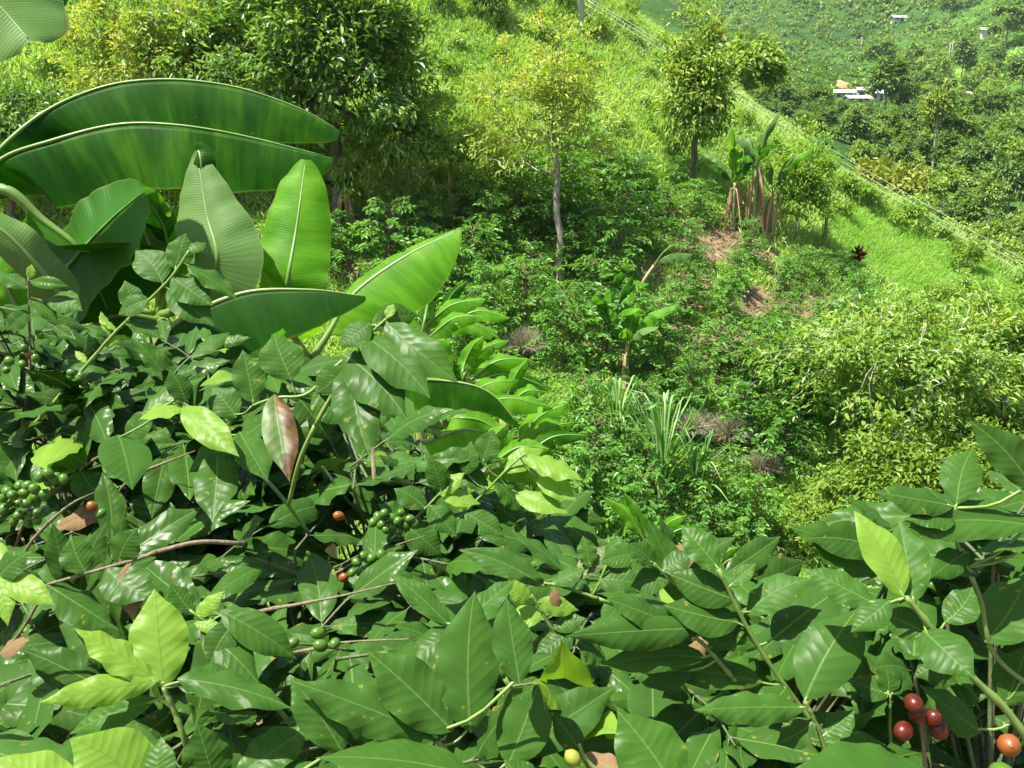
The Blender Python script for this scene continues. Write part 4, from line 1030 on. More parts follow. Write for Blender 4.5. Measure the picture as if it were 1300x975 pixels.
banana_leaf(e, P3([(205, 405, 4.5), (215, 420, 4.3), (200, 450, 4.2), (150, 500, 4.15)]), .25, UP + TOCAM * .3, .6, 'ban', petiole=.2, seed=13, res=40)
# left-hand plant low behind the coffee
e = plant_at('banana_plant', 10, 3.9, 'banana plant with yellow ribbed leaves low behind the coffee twigs')
bx = np.array(e.location); tp = at(95, 430, 3.9)
pseudostem(e, [bx - UP * .1, (bx + tp) / 2, tp], .1, .06)
banana_leaf(e, P3([(95, 430, 3.9), (78, 378, 3.85), (48, 338, 3.8), (0, 290, 3.78), (-60, 258, 3.8)]), .085, TOCAM + UP * .7, .12, 'ban_pale', petiole=.12, seed=14, res=44, rib=.014)
banana_leaf(e, P3([(90, 430, 3.95), (30, 400, 3.9), (0, 350, 3.9), (-30, 320, 3.95)]), .17, TOCAM + UP * .3, .2, 'ban_lite', petiole=.1, seed=15, res=40)
banana_leaf(e, P3([(100, 430, 3.95), (130, 440, 3.9), (135, 500, 3.85)]), .25, UP + TOCAM * .4, .4, 'ban', petiole=.1, seed=16, res=34)
# right-hand plant: upright broad leaf, drooping arch, bright wing
e = plant_at('banana_plant', 395, 5.0, 'banana plant with broad upright leaf and bright yellow green wing leaf')
bx = np.array(e.location); tp = at(390, 455, 5.0)
pseudostem(e, [bx - UP * .1, (bx + tp) / 2 + (.02, 0, 0), tp], .1, .055)
banana_leaf(e, P3([(388, 455, 5.0), (360, 405, 4.4), (364, 360, 4.2), (376, 290, 4.32), (388, 203, 4.5)]), .175, TOCAM + UP * .3, (-.05, .12), 'ban_lite', petiole=.22, seed=17, res=56, tip=-.2, wob_=.05)
banana_leaf(e, P3([(390, 455, 4.95), (300, 455, 4.3), (215, 420, 4.0), (300, 373, 4.0), (390, 367, 4.0), (464, 376, 4.0)]), .27, UP + np.array((0, .12, 0)), (1.0, 1.12), 'ban_dark', petiole=.42, seed=18, res=60, tip=-.9, wob_=.06)
banana_leaf(e, P3([(395, 455, 5.0), (415, 425, 5.05), (450, 372, 5.15), (515, 325, 5.25), (584, 291, 5.3)]), .30, UP * .75 + TOCAM * .9, (.1, -.03), 'ban_lite', petiole=.14, seed=19, res=56, tip=-.6, wob_=.04, asym=(.22, 1))
banana_leaf(e, P3([(385, 455, 4.95), (330, 440, 4.8), (280, 455, 4.7), (240, 500, 4.65)]), .2, UP + TOCAM * .3, .7, 'ban', petiole=.15, seed=20, res=40)
# lower plant: dark drooping leaf over the bright fans
e = plant_at('banana_plant', 500, 5.2, 'banana plant with long dark drooping leaf above bright coffee leaves')
bx = np.array(e.location); tp = at(490, 570, 5.2)
pseudostem(e, [bx - UP * .1, (bx + tp) / 2, tp], .09, .05)
banana_leaf(e, P3([(490, 570, 5.2), (470, 515, 4.6), (505, 485, 4.2), (570, 483, 4.15), (622, 498, 4.1), (660, 540, 4.05)]), .21, UP + np.array((0, .12, 0)), (1.2, 1.3), 'ban', petiole=.14, seed=21, res=50, tip=-.9, wob_=.05)
banana_leaf(e, P3([(495, 570, 5.25), (540, 560, 5.3), (590, 545, 5.35), (640, 555, 5.35)]), .15, UP + TOCAM * .5, .5, 'ban_lite', petiole=.2, seed=22, res=36)
banana_leaf(e, P3([(490, 570, 5.2), (470, 590, 5.0), (520, 585, 4.9), (590, 610, 4.85)]), .17, UP + TOCAM * .3, .5, 'ban_lite', petiole=.2, seed=23, res=36)
# bright clumps further down
def fan(px, base_py, Y, leaves, label, r0=.07, stem=True):
    e = plant_at('banana_plant', px, Y, label)
    bx = np.array(e.location); tp = at(px, base_py, Y)
    pseudostem(e, [bx - UP * .1, (bx + tp) / 2, tp], r0, r0 * .5)
    for k, (x1, y1, x2, y2, w, mt, dz) in enumerate(leaves):
        m_ = ((px + x1) / 2, (base_py + y1) / 2 - 4, Y)
        banana_leaf(e, P3([(px, base_py, Y), m_, (x1, y1, Y + dz), ((x1 + x2) / 2, (y1 + y2) / 2 - abs(x2 - x1) * .13, Y + dz), (x2 + (x2 - x1) * .12, y2 + (y2 - y1) * .05 + 6, Y + dz)]), w * .64, UP * .9 + TOCAM * .9, .36, mt, petiole=.3, seed=px + k, res=40, tip=-.7, tears=2, rib=.011)
    return e
fan(533, 440, 7.2, [(540, 415, 608, 376, .17, 'ban_lite', .1), (548, 425, 606, 397, .15, 'ban_lite', -.1), (545, 380, 566, 368, .10, 'ban', .2), (520, 400, 470, 410, .16, 'ban_lite', -.2)], 'banana sucker with two bright ribbed leaves behind the wing leaf')
fan(585, 490, 7.6, [(570, 455, 545, 425, .16, 'ban_lite', 0), (590, 460, 612, 422, .14, 'ban_lite', .1), (600, 480, 665, 452, .16, 'ban_lite', -.1), (600, 485, 690, 488, .16, 'ban', -.2), (560, 470, 520, 450, .17, 'ban_lite', -.2), (595, 465, 640, 428, .13, 'ban_lite', .2)], 'banana sucker with many bright leaves fanning over the gully')
fan(640, 520, 7.0, [(645, 500, 668, 452, .1, 'ban_lite', 0), (650, 510, 688, 492, .14, 'ban_lite', -.1), (655, 505, 645, 470, .14, 'ban', .1)], 'small banana sucker between the drooping leaf and the dry tuft')
fan(640, 590, 6.4, [(655, 565, 715, 508, .15, 'ban_lite', 0), (655, 575, 722, 532, .17, 'ban_lite', -.15), (665, 580, 740, 548, .13, 'ban', -.3), (620, 560, 575, 545, .16, 'ban_lite', -.2)], 'banana sucker with torn bright leaves above the sunlit coffee tips')
fan(560, 545, 6.3, [(585, 515, 650, 478, .17, 'ban_lite', 0), (590, 525, 690, 512, .17, 'ban_lite', -.1), (580, 530, 650, 560, .17, 'ban_lite', -.3), (570, 510, 575, 455, .15, 'ban', .1), (545, 520, 500, 480, .17, 'ban_lite', -.1)], 'banana sucker with spreading bright leaves beneath the dark drooping leaf')
fan(610, 610, 5.6, [(630, 585, 690, 565, .15, 'ban_lite', 0), (630, 595, 700, 610, .15, 'ban_lite', -.2), (615, 580, 640, 535, .14, 'ban_lite', .1), (595, 590, 540, 565, .15, 'ban_lite', -.1)], 'banana sucker with low bright leaves behind the sunlit coffee tips')
fan(560, 430, 8.2, [(575, 408, 640, 398, .15, 'ban_lite', 0), (575, 412, 630, 425, .15, 'ban_lite', -.2), (560, 400, 590, 352, .12, 'ban', .2)], 'banana sucker with narrow leaves just beyond the wing leaf')
fan(824, 705, 9.0, [(815, 680, 772, 628, .13, 'ban_lite', 0), (822, 680, 795, 622, .12, 'ban_lite', .1), (832, 685, 868, 650, .13, 'ban_lite', 0), (835, 690, 895, 668, .11, 'ban', -.1)], 'young banana with few upright leaves in front of the cane')
fan(915, 735, 8.0, [(916, 712, 935, 690, .09, 'ban_lite', 0), (912, 715, 893, 700, .08, 'ban_lite', 0), (918, 716, 948, 708, .07, 'ban', 0)], 'tiny banana shoot near the bare earth patch')

def small_banana(name, bpx, bpy_, hpx, nleaf, label, seed, dead=4, lean=0.0, wl=.16, ll=1.0, mats=('ban', 'ban_lite', 'ban_pale')):
    r = np.random.default_rng(seed)
    b = ground_at(bpx, bpy_); h = hpx * b[1] / FPX
    e = empty(name, tuple(b), label, 'banana plant')
    tp = b + np.array((lean * h, 0, h * .55))
    pseudostem(e, [b - UP * .1, (b + tp) / 2 + r.normal(size=3) * .02, tp], .07, .04)
    for k in range(nleaf):
        a = 6.28 * k / nleaf + r.normal() * .3
        o = np.array((math.cos(a), math.sin(a) * .8, 0)); el = .3 + 1.0 * r.random(); ln = ll * (.75 + .6 * r.random())
        c = tp - UP * .1
        tip_ = c + o * ln * math.cos(el) + UP * ln * math.sin(el) * .9
        mid = (c + tip_) / 2 + UP * ln * .14
        banana_leaf(e, [c, (c + mid) / 2 + UP * .05, mid, tip_ - UP * .08 * ln], wl * (.8 + .4 * r.random()), UP + o * .2 + TOCAM * .15, .3 + .3 * r.random(), mats[int(r.integers(0, len(mats)))], petiole=.2, seed=seed * 10 + k, res=30, tears=2, rib=.012)
    for k in range(dead):
        a = r.random() * 6.28; o = np.array((math.cos(a), math.sin(a), 0))
        c = b + (tp - b) * (.6 + .35 * r.random())
        hl = h * (.2 + .3 * r.random()); sw = r.normal(size=3) * .06
        banana_leaf(e, [c, c + o * (.1 + .1 * r.random()) + UP * .05, c + o * .2 + sw - UP * hl * .6, c + o * .16 + sw * 2 - UP * hl], .035 + .04 * r.random(), o + rvec(1, r)[0] * .6, .3 + .6 * r.random(), 'ban_dead', petiole=.2, seed=seed * 20 + k, res=22, tears=0, rib=.012, name='dead_leaf')
    return e
small_banana('banana_plant', 775, 478, 125, 7, 'banana plant with brown hanging leaves among coffee bushes', 51, dead=6, ll=1.1, wl=.17, mats=('ban_lite', 'ban', 'ban_lite'))
small_banana('banana_plant', 795, 492, 110, 7, 'shorter banana plant with wide bright leaves beside the brown-leaved one', 52, dead=5, wl=.2, ll=1.05, mats=('ban_lite', 'ban_pale', 'ban_lite'))
small_banana('banana_plant', 778, 420, 100, 5, 'thin banana plant growing behind the brown-leaved pair', 53, dead=1, wl=.12, ll=.7, mats=('ban', 'ban_lite'))
# leaning broken stalk
b = ground_at(796, 402); e = empty('banana_stalk', tuple(b), 'leaning dry banana stalk with one torn pale leaf at its top', 'banana stalk')
Yb = b[1]
pseudostem(e, [b - UP * .1, at(806, 378, Yb), at(818, 355, Yb), at(830, 337, Yb)], .05, .03, 'stem_dead')
banana_leaf(e, P3([(830, 337, Yb), (845, 326, Yb), (860, 322, Yb), (879, 322, Yb)]), .2, UP + TOCAM * .4, .7, 'ban_pale', petiole=.12, seed=54, res=26, tears=2)
banana_leaf(e, P3([(829, 338, Yb), (840, 322, Yb), (850, 313, Yb), (861, 308, Yb)]), .03, UP, .6, 'ban_lite', petiole=.2, seed=55, res=20)
# clump with skirt of dry leaves by the oval tree
for k, (x, y, h, lab) in enumerate([(930, 292, 105, 'leftmost'), (955, 302, 165, 'tallest'), (977, 304, 110, 'right')]):
    small_banana('banana_plant', x, y, h, 6, ['short banana plant with pale trunk beside the oval tree', 'tallest banana plant of the clump with dry skirt by the oval tree', 'banana plant with long dry skirt beside the bright shrub'][k], 60 + k, dead=10, wl=.17, ll=1.3)
small_banana('banana_plant', 441, 305, 110, 4, 'banana plant with brown dry trunk under the large dark tree', 66, dead=4, wl=.15, mats=('ban_dark', 'ban'))
small_banana('banana_plant', 574, 292, 170, 3, 'banana plant with pale trunk and one upright leaf beside slender trees', 67, dead=2, wl=.13, ll=.8, mats=('ban_dark', 'ban'))
small_banana('banana_plant', 1292, 455, 80, 4, 'small banana plant at the foot of the meadow', 68, dead=0, wl=.15, mats=('ban', 'ban_lite'))

# ------------------------------------------------------------------ foreground coffee shrubs, leaf by leaf
def coffee_leaf_mesh(seed, mat, w=0.42, nu=15, nh=4):
    """unit leaf along +X, upper face +Z"""
    r = np.random.default_rng(seed)
    u = np.linspace(0, 1, nu)
    prof = np.sin(np.pi * u ** 0.92) ** 0.72
    prof *= np.where(u > 0.7, 1 - 0.62 * ((u - 0.7) / 0.3), 1)
    prof[0] = 0.03; prof[-1] = 0.0
    bend = r.uniform(0.1, 0.7); twist = r.normal() * 0.25; sb = r.normal() * 0.12
    ang = -bend * (u ** 1.3) + bend * 0.3
    dx = np.cos(ang); dz = np.sin(ang)
    cx = np.r_[0, np.cumsum((dx[1:] + dx[:-1]) / 2)] / (nu - 1); cz = np.r_[0, np.cumsum((dz[1:] + dz[:-1]) / 2)] / (nu - 1)
    cy = sb * u ** 2
    fold = r.uniform(0.0, 0.3)
    vs_ = np.linspace(-1, 1, 2 * nh + 1)
    V = np.zeros((nu, 2 * nh + 1, 3)); UV = np.zeros((nu, 2 * nh + 1, 2))
    k1 = r.uniform(2.2, 4.2); amp = r.uniform(0.010, 0.042)
    for j, v in enumerate(vs_):
        av = abs(v); y = v * prof * w / 2
        ph = r.random() * 0 + (0.7 if v > 0 else 2.6) + seed
        z = av * prof * w / 2 * math.tan(fold) + amp * np.sin(2 * np.pi * u * k1 + ph) * av ** 1.6 * np.minimum(1, prof * 2)
        z = z + 0.0012 * np.cos(2 * np.pi * ((u - av * prof * w / 2 * 0.85) * 11)) * min(1, 4 * av * (1.15 - av)) * np.minimum(1, prof * 1.5)
        z = z - 0.05 * av ** 2.5 * prof
        y2 = y * np.cos(twist * u) - z * np.sin(twist * u); z2 = y * np.sin(twist * u) + z * np.cos(twist * u)
        V[:, j, 0] = cx - dz * z2; V[:, j, 1] = cy + y2; V[:, j, 2] = cz + dx * z2
        UV[:, j, 0] = u; UV[:, j, 1] = 0.5 + y
    tipv = V[-1, nh].copy(); Lc = np.linalg.norm(tipv)          # tip on the +X axis at unit distance
    ex = tipv / Lc; ey = unit(np.cross((0, 0, 1.0), ex)); ez = np.cross(ex, ey)
    V = np.stack([V @ ex, V @ ey, V @ ez], -1) / Lc
    wd = 2 * nh + 1
    i = (np.arange(nu - 1)[:, None] * wd + np.arange(wd - 1)[None]).ravel()
    F = np.stack([i, i + wd, i + wd + 1, i + 1], -1)[:, ::-1]
    return mesh_np('coffee_leaf', V.reshape(-1, 3), [F], mat, uv=UV.reshape(-1, 2))
LEAF = {}
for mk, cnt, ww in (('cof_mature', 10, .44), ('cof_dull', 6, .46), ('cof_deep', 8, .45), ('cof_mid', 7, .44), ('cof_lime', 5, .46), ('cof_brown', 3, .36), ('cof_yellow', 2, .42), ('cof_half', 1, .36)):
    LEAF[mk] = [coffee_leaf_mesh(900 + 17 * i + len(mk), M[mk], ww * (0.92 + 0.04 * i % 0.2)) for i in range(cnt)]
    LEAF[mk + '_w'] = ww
mb = MB()
th = np.linspace(0, np.pi, 9)
def cherry_mesh(mat):
    m = MB(); k = 12; V = []; F = []
    zz = np.linspace(-1, 1, 9); rr = np.sqrt(np.clip(1 - zz ** 2, 0.0, 1)); rr[0] = .12; rr[-1] = .16
    m.tube(np.c_[np.zeros(9), np.zeros(9), zz * 1.22], rr, k)
    m.tube([(0, 0, 1.19), (0, 0, 1.25), (0, 0, 1.28)], [.15, .13, .02], 8)
    return m.mesh('coffee_cherry', mat)
CH = {k: cherry_mesh(M['cher_' + k]) for k in ('green', 'red', 'orange', 'yellow')}

class Plant:
    def __init__(s, px, py, Y, label):
        s.top = at(px, py, Y + .22) - (0, 0, .12); s.px, s.py = px, py
        s.base = np.array((s.top[0], s.top[1], float(near_h(s.top[0], s.top[1]))))
        s.e = empty('coffee_shrub', tuple(s.base), label, 'coffee shrub', None)
        s.nleaf = 0
        m = MB(); p = spline([s.base - (0, 0, .08), (s.base + s.top) / 2 + (.02, .02, 0), s.top], 10)
        m.tube(p, 0.011 * np.linspace(1, .4, 10), 8)
        link('stem', m.mesh('stem', M['twig']), s.e, world_geo=True)
PL = [Plant(60, 480, 2.35, 'coffee shrub with bare twigs of ripening berries against the banana leaves'),
      Plant(250, 560, 2.0, 'coffee shrub with drooping yellow green leaf pair and half-brown leaf'),
      Plant(470, 500, 1.75, 'coffee shrub with long dark wavy leaves in front of the banana wing'),
      Plant(600, 690, 2.05, 'coffee shrub with sunlit lime tips above the green berry clusters'),
      Plant(130, 760, 1.5, 'coffee shrub with dense clusters of green berries on its twigs'),
      Plant(210, 960, 1.15, 'coffee shrub with bright lime young leaves at its shoot tips'),
      Plant(590, 1010, 1.1, 'coffee shrub with large upright pale green leaves'),
      Plant(400, 840, 1.4, 'shaded coffee shrub between the lime-leaved and the upright-leaved shrubs'),
      Plant(800, 800, 1.6, 'coffee shrub with dark bluish leaves and yellowing leaf'),
      Plant(990, 900, 1.3, 'coffee shrub with broad dark leaves on arching green shoots'),
      Plant(1270, 960, 1.0, 'coffee shrub with red berries and thick pale shoot')]
def branch(pl, pts, r0=.006, r1=.0025, green=False):
    m = MB(); p = spline(pts, 12); rr = np.linspace(r0, r1, 12)
    p24 = spline(pts, 25); r24 = np.interp(np.linspace(0, 1, 25), np.linspace(0, 1, 12), rr) * (1 + 0.25 * (np.arange(25) % 6 == 2) + 0.03 * rng.normal(size=25))
    m.tube(p24 + rng.normal(size=(25, 3)) * r0 * .05, r24, 7)
    return m, p, link('branch', None, None) if False else None
def finish_branch(pl, m, green):
    return link('branch', m.mesh('branch', M['shoot'] if green == 1 else M['twig_green'] if green == 2 else M['twig']), pl.e, world_geo=True)
def leaf_matrix(base, tip, n, wpx_ratio, nominal_w):
    d = tip - base; Ln = np.linalg.norm(d); x = d / Ln
    y = unit(np.cross(n, x)); z = np.cross(x, y)
    sy = np.clip(wpx_ratio / nominal_w, 0.6, 1.7)
    mt = Matrix(((x[0] * Ln, y[0] * Ln * sy, z[0] * Ln, base[0]), (x[1] * Ln, y[1] * Ln * sy, z[1] * Ln, base[1]), (x[2] * Ln, y[2] * Ln * sy, z[2] * Ln, base[2]), (0, 0, 0, 1)))
    return mt
def add_leaf(br, mk, var, base, tip, n, wr=None, name='leaf'):
    me = LEAF[mk][var % len(LEAF[mk])]
    o = bpy.data.objects.new(name, me); COL.objects.link(o)
    o.parent = br
    w0 = LEAF[mk + '_w']
    o.matrix_local = leaf_matrix(np.asarray(base, float), np.asarray(tip, float), n, wr or w0, w0)
    return o
SHORT = dict(m='cof_mature', d='cof_dull', g='cof_mid', l='cof_lime', b='cof_brown', y='cof_yellow', h='cof_half')
hero_n = 0
def hero(pi, Y, stem, leaves, green=True, r=(.0036, .002), inner=True):
    """stem: [(px,py[,dY])]; leaves: (bx,by,tx,ty,width_px,kind[,dY tip][,roll])"""
    global hero_n
    pl = PL[pi]
    pts = [at(q[0], q[1], Y + (q[2] if len(q) > 2 else 0)) for q in stem]
    m, p, _ = branch(pl, pts, *r)
    if inner:      # run back to the main stem
        j = pts[0]; t = pl.base + (pl.top - pl.base) * 0.75
        dn = np.array((t[0], t[1], min(j[2] - 0.1, t[2])))
        tg = unit(pts[0] - pts[1]); dn = j + tg * .12 + np.array((0, .05, -.05)); m.tube(spline([dn, j + tg * .06 + np.array((0, .015, -.012)), j], 10), r[0], 6)
    specs = []
    for lf in leaves:
        bx, by, tx, ty, w, k = lf[:6]
        dY = lf[6] if len(lf) > 6 else rng.normal() * 0.015
        roll = lf[7] if len(lf) > 7 else rng.normal() * 0.15
        b0 = at(bx, by, Y + 0.0); t0 = at(tx, ty, Y + dY + 0.5 * (by - ty) / FPX * Y)
        j = int(np.argmin(np.linalg.norm(p - b0, axis=1)))
        gap = np.linalg.norm(p[j] - b0)
        m.tube(spline([p[j], (p[j] + b0) / 2 - (0, 0, gap * .08), b0 + unit(t0 - b0) * .008], 6), .0017 if gap < .06 else .0022, 5)
        specs.append((b0, t0, w, k, roll))
    br = finish_branch(pl, m, green)
    for b0, t0, w, k, roll in specs:
        d = unit(t0 - b0); tc = unit(CAM - (b0 + t0) / 2)
        n = unit(tc * .75 + UP * .55); n = unit(n - d * (n @ d))
        n = unit(n * math.cos(roll) + np.cross(d, n) * math.sin(roll))
        lp = np.linalg.norm(np.array(project(b0)[:2]) - np.array(project(t0)[:2]))
        hero_n += 1
        wr = 1.08 * w / FPX * Y / np.linalg.norm(t0 - b0)
        add_leaf(br, SHORT[k], hero_n * 3 + int(w), b0, t0, n, wr)
    pl.nleaf += len(specs)
    return br
# bottom centre: the big upright leaves
hero(6, 1.0, [(640, 1040, .02), (570, 960), (530, 900), (500, 860)][:2] + [(545, 925)], [(598, 930, 603, 750, 94, 'd', .03, .1), (660, 868, 643, 758, 52, 'd', .02), (575, 928, 466, 826, 86, 'd', -.02, -.1), (562, 938, 368, 864, 62, 'd', -.04), (645, 972, 684, 868, 80, 'd', .02, .2)], r=(.0042, .003))
hero(6, .93, [(620, 1030), (600, 985)], [(602, 985, 400, 962, 70, 'g', -.03), (560, 1000, 500, 955, 60, 'd'), (690, 1010, 640, 965, 50, 'm')])
hero(6, .9, [(880, 1050), (862, 1012)], [(862, 1012, 783, 902, 112, 'g', .02, -.1)])
hero(6, 1.05, [(780, 1000), (745, 965), (735, 945)], [(740, 960, 700, 905, 40, 'm'), (800, 985, 735, 958, 42, 'b')], r=(.0034, .002))
hero(6, 1.2, [(640, 860), (600, 800), (585, 780)], [(572, 796, 494, 727, 36, 'd'), (590, 790, 655, 735, 38, 'd'), (585, 800, 520, 842, 45, 'm'), (560, 820, 500, 795, 30, 'd')])
hero(6, 1.35, [(720, 830), (690, 780), (675, 755)], [(675, 760, 640, 738, 28, 'l'), (680, 765, 735, 775, 26, 'l'), (690, 780, 640, 785, 30, 'l'), (700, 795, 745, 785, 26, 'g'), (705, 775, 703, 745, 14, 'b'), (725, 800, 680, 830, 40, 'm'), (735, 815, 770, 840, 44, 'd')])
hero(8, 1.55, [(760, 760), (715, 745), (690, 740)], [(692, 745, 582, 698, 36, 'd'), (700, 742, 745, 722, 26, 'd'), (735, 735, 776, 690, 34, 'y'), (750, 720, 740, 680, 26, 'd'), (770, 715, 790, 680, 26, 'm'), (760, 735, 820, 745, 34, 'd')])
hero(8, 1.2, [(930, 860), (895, 820), (870, 800)], [(892, 797, 718, 808, 44, 'm', -.03, -.2), (882, 852, 794, 852, 50, 'd'), (895, 835, 760, 845, 36, 'd'), (900, 825, 950, 770, 40, 'm'), (880, 815, 800, 770, 40, 'm'), (850, 790, 770, 760, 42, 'm')])
hero(8, 1.45, [(900, 780), (860, 745), (830, 715)], [(832, 720, 795, 690, 30, 'd'), (840, 725, 880, 700, 30, 'm'), (850, 735, 800, 745, 36, 'd'), (860, 745, 905, 735, 30, 'd'), (815, 705, 760, 715, 30, 'd')])
# right: arching shoots
hero(9, 1.2, [(1060, 975), (1040, 930), (985, 855), (945, 790), (912, 722)], [(912, 722, 865, 667, 46, 'g', .02), (935, 762, 848, 728, 48, 'm'), (938, 790, 842, 768, 48, 'm'), (948, 780, 1030, 735, 52, 'd'), (965, 822, 868, 790, 42, 'd'), (980, 812, 1070, 746, 72, 'm', .02), (968, 866, 832, 850, 48, 'd'), (925, 745, 960, 715, 26, 'd'), (1000, 870, 960, 905, 40, 'm')], r=(.0042, .0026))
hero(9, 1.05, [(1060, 1000), (1040, 930), (1022, 890)], [(1022, 888, 1090, 772, 84, 'm', .03, .15), (1022, 898, 880, 902, 44, 'd', -.03), (1035, 915, 985, 945, 40, 'm'), (1045, 935, 1085, 900, 44, 'm')], r=(.0036, .0026))
hero(10, .92, [(1220, 1030), (1195, 992)], [(1195, 992, 1005, 978, 100, 'g', -.02)])
hero(10, 1.05, [(1320, 960), (1276, 900), (1230, 855), (1185, 800), (1150, 758)], [(1146, 757, 1084, 648, 58, 'l', .02, .2), (1160, 765, 1142, 660, 62, 'd', .03), (1112, 768, 1020, 722, 44, 'd'), (1130, 762, 1080, 803, 40, 'm'), (1180, 806, 1115, 778, 46, 'm'), (1172, 800, 1238, 862, 60, 'm'), (1212, 838, 1160, 860, 50, 'm'), (1245, 930, 1168, 870, 52, 'd'), (1200, 790, 1235, 745, 50, 'm')], r=(.0055, .0032))
hero(10, 1.15, [(1320, 880), (1262, 830), (1245, 760), (1215, 690), (1212, 645)], [(1215, 640, 1236, 569, 52, 'd', .02), (1312, 622, 1230, 534, 54, 'm'), (1210, 642, 1106, 624, 38, 'm'), (1212, 655, 1150, 660, 36, 'm'), (1312, 668, 1128, 674, 54, 'd'), (1312, 692, 1235, 702, 40, 'd'), (1250, 815, 1304, 728, 78, 'd'), (1230, 700, 1180, 735, 40, 'm'), (1275, 896, 1305, 818, 62, 'd'), (1240, 730, 1200, 700, 40, 'm')], r=(.0036, .002))
hero(10, 1.25, [(1135, 1000), (1130, 930), (1130, 882)], [(1130, 882, 1075, 862, 46, 'm'), (1128, 884, 1118, 830, 34, 'm'), (1132, 882, 1172, 822, 40, 'm'), (1134, 890, 1112, 900, 34, 'd')], r=(.0034, .002))
# bottom left: lime shoots
hero(5, 1.0, [(250, 985, .03), (236, 942), (222, 905), (207, 872)], [(208, 874, 196, 747, 76, 'l', .02, .05), (205, 869, 94, 797, 48, 'l', -.02, .3), (203, 862, 48, 892, 40, 'l', -.04, -.2), (195, 890, 88, 932, 42, 'g'), (225, 862, 372, 900, 50, 'm'), (225, 870, 300, 850, 60, 'm', .03)], r=(.004, .0032))
hero(5, .9, [(215, 1040), (185, 1012)], [(182, 1010, 88, 938, 104, 'l', -.02, .1), (100, 1010, -5, 962, 72, 'l'), (200, 1005, 205, 935, 60, 'g')])
hero(5, .98, [(300, 1030), (285, 1000)], [(276, 1002, 250, 918, 68, 'd'), (300, 988, 398, 922, 66, 'g'), (435, 955, 368, 858, 66, 'd'), (330, 1000, 420, 985, 56, 'm')])
hero(5, 1.15, [(330, 870), (290, 815), (270, 790)], [(246, 786, 286, 750, 22, 'l'), (280, 775, 376, 836, 50, 'g'), (246, 790, 286, 806, 20, 'l'), (255, 800, 330, 870, 52, 'm'), (300, 790, 265, 850, 44, 'm'), (245, 780, 215, 740, 40, 'm')], r=(.0034, .002))
hero(4, 1.05, [(-60, 760), (-10, 735)], [(-5, 736, 70, 769, 38, 'l'), (-5, 730, 10, 795, 30, 'l'), (-10, 745, 40, 700, 40, 'm')])
hero(4, 1.3, [(200, 700), (165, 712), (60, 742)], [(165, 713, 170, 790, 34, 'b'), (60, 742, 150, 800, 60, 'm'), (110, 728, 90, 680, 60, 'm'), (135, 720, 200, 760, 60, 'm'), (150, 716, 175, 670, 44, 'm'), (0, 830, 38, 812, 26, 'b')], green=False, r=(.0034, .002))
# centre-left: drooping pair, half-brown leaf
hero(1, 1.7, [(330, 600), (280, 545), (235, 513), (225, 505)], [(232, 516, 176, 533, 44, 'l', -.03, .5), (232, 515, 304, 580, 42, 'l', -.05, .2), (180, 526, 262, 478, 36, 'g'), (150, 552, 168, 622, 62, 'g', -.06), (276, 572, 270, 664, 58, 'm', -.07), (304, 548, 340, 612, 48, 'd', -.04), (235, 510, 215, 470, 34, 'm'), (300, 560, 240, 600, 44, 'm')])
hero(1, 1.75, [(420, 470), (390, 500), (350, 505), (320, 515)], [(349, 500, 368, 612, 44, 'h', -.06, 0), (370, 482, 348, 424, 58, 'd'), (322, 512, 308, 444, 44, 'd'), (300, 530, 268, 492, 42, 'd'), (380, 505, 420, 560, 56, 'm'), (345, 520, 385, 590, 50, 'm'), (400, 490, 445, 470, 36, 'd'), (400, 495, 440, 540, 50, 'm')])
hero(0, 2.1, [(35, 548), (100, 475), (150, 418), (212, 358), (240, 318)], [(206, 358, 172, 318, 42, 'd'), (222, 342, 236, 296, 32, 'd'), (218, 352, 270, 388, 44, 'd'), (214, 366, 272, 414, 42, 'd'), (238, 336, 302, 380, 32, 'd'), (172, 398, 158, 356, 30, 'd'), (148, 420, 125, 402, 10, 'l'), (140, 425, 128, 395, 12, 'l'), (110, 460, 95, 445, 10, 'l'), (135, 440, 160, 425, 9, 'l'), (240, 320, 262, 308, 20, 'g'), (190, 380, 150, 400, 30, 'd'), (160, 405, 205, 430, 32, 'd')], r=(.0042, .0026), green=True)
hero(0, 2.2, [(28, 545), (38, 470), (37, 400), (36, 352)], [(35, 366, -5, 346, 22, 'd'), (38, 358, 88, 364, 16, 'g'), (36, 354, 40, 335, 10, 'l'), (60, 380, 105, 395, 34, 'd'), (37, 380, 75, 410, 24, 'd'), (37, 395, 8, 420, 26, 'd')], r=(.0034, .002), green=False)
hero(0, 2.0, [(50, 640), (110, 590), (160, 560)], [(110, 590, 60, 560, 40, 'd'), (130, 580, 180, 600, 44, 'd'), (160, 560, 195, 520, 36, 'd'), (85, 610, 30, 590, 36, 'g'), (100, 595, 130, 640, 46, 'm'), (30, 620, 0, 560, 50, 'd')], green=False)
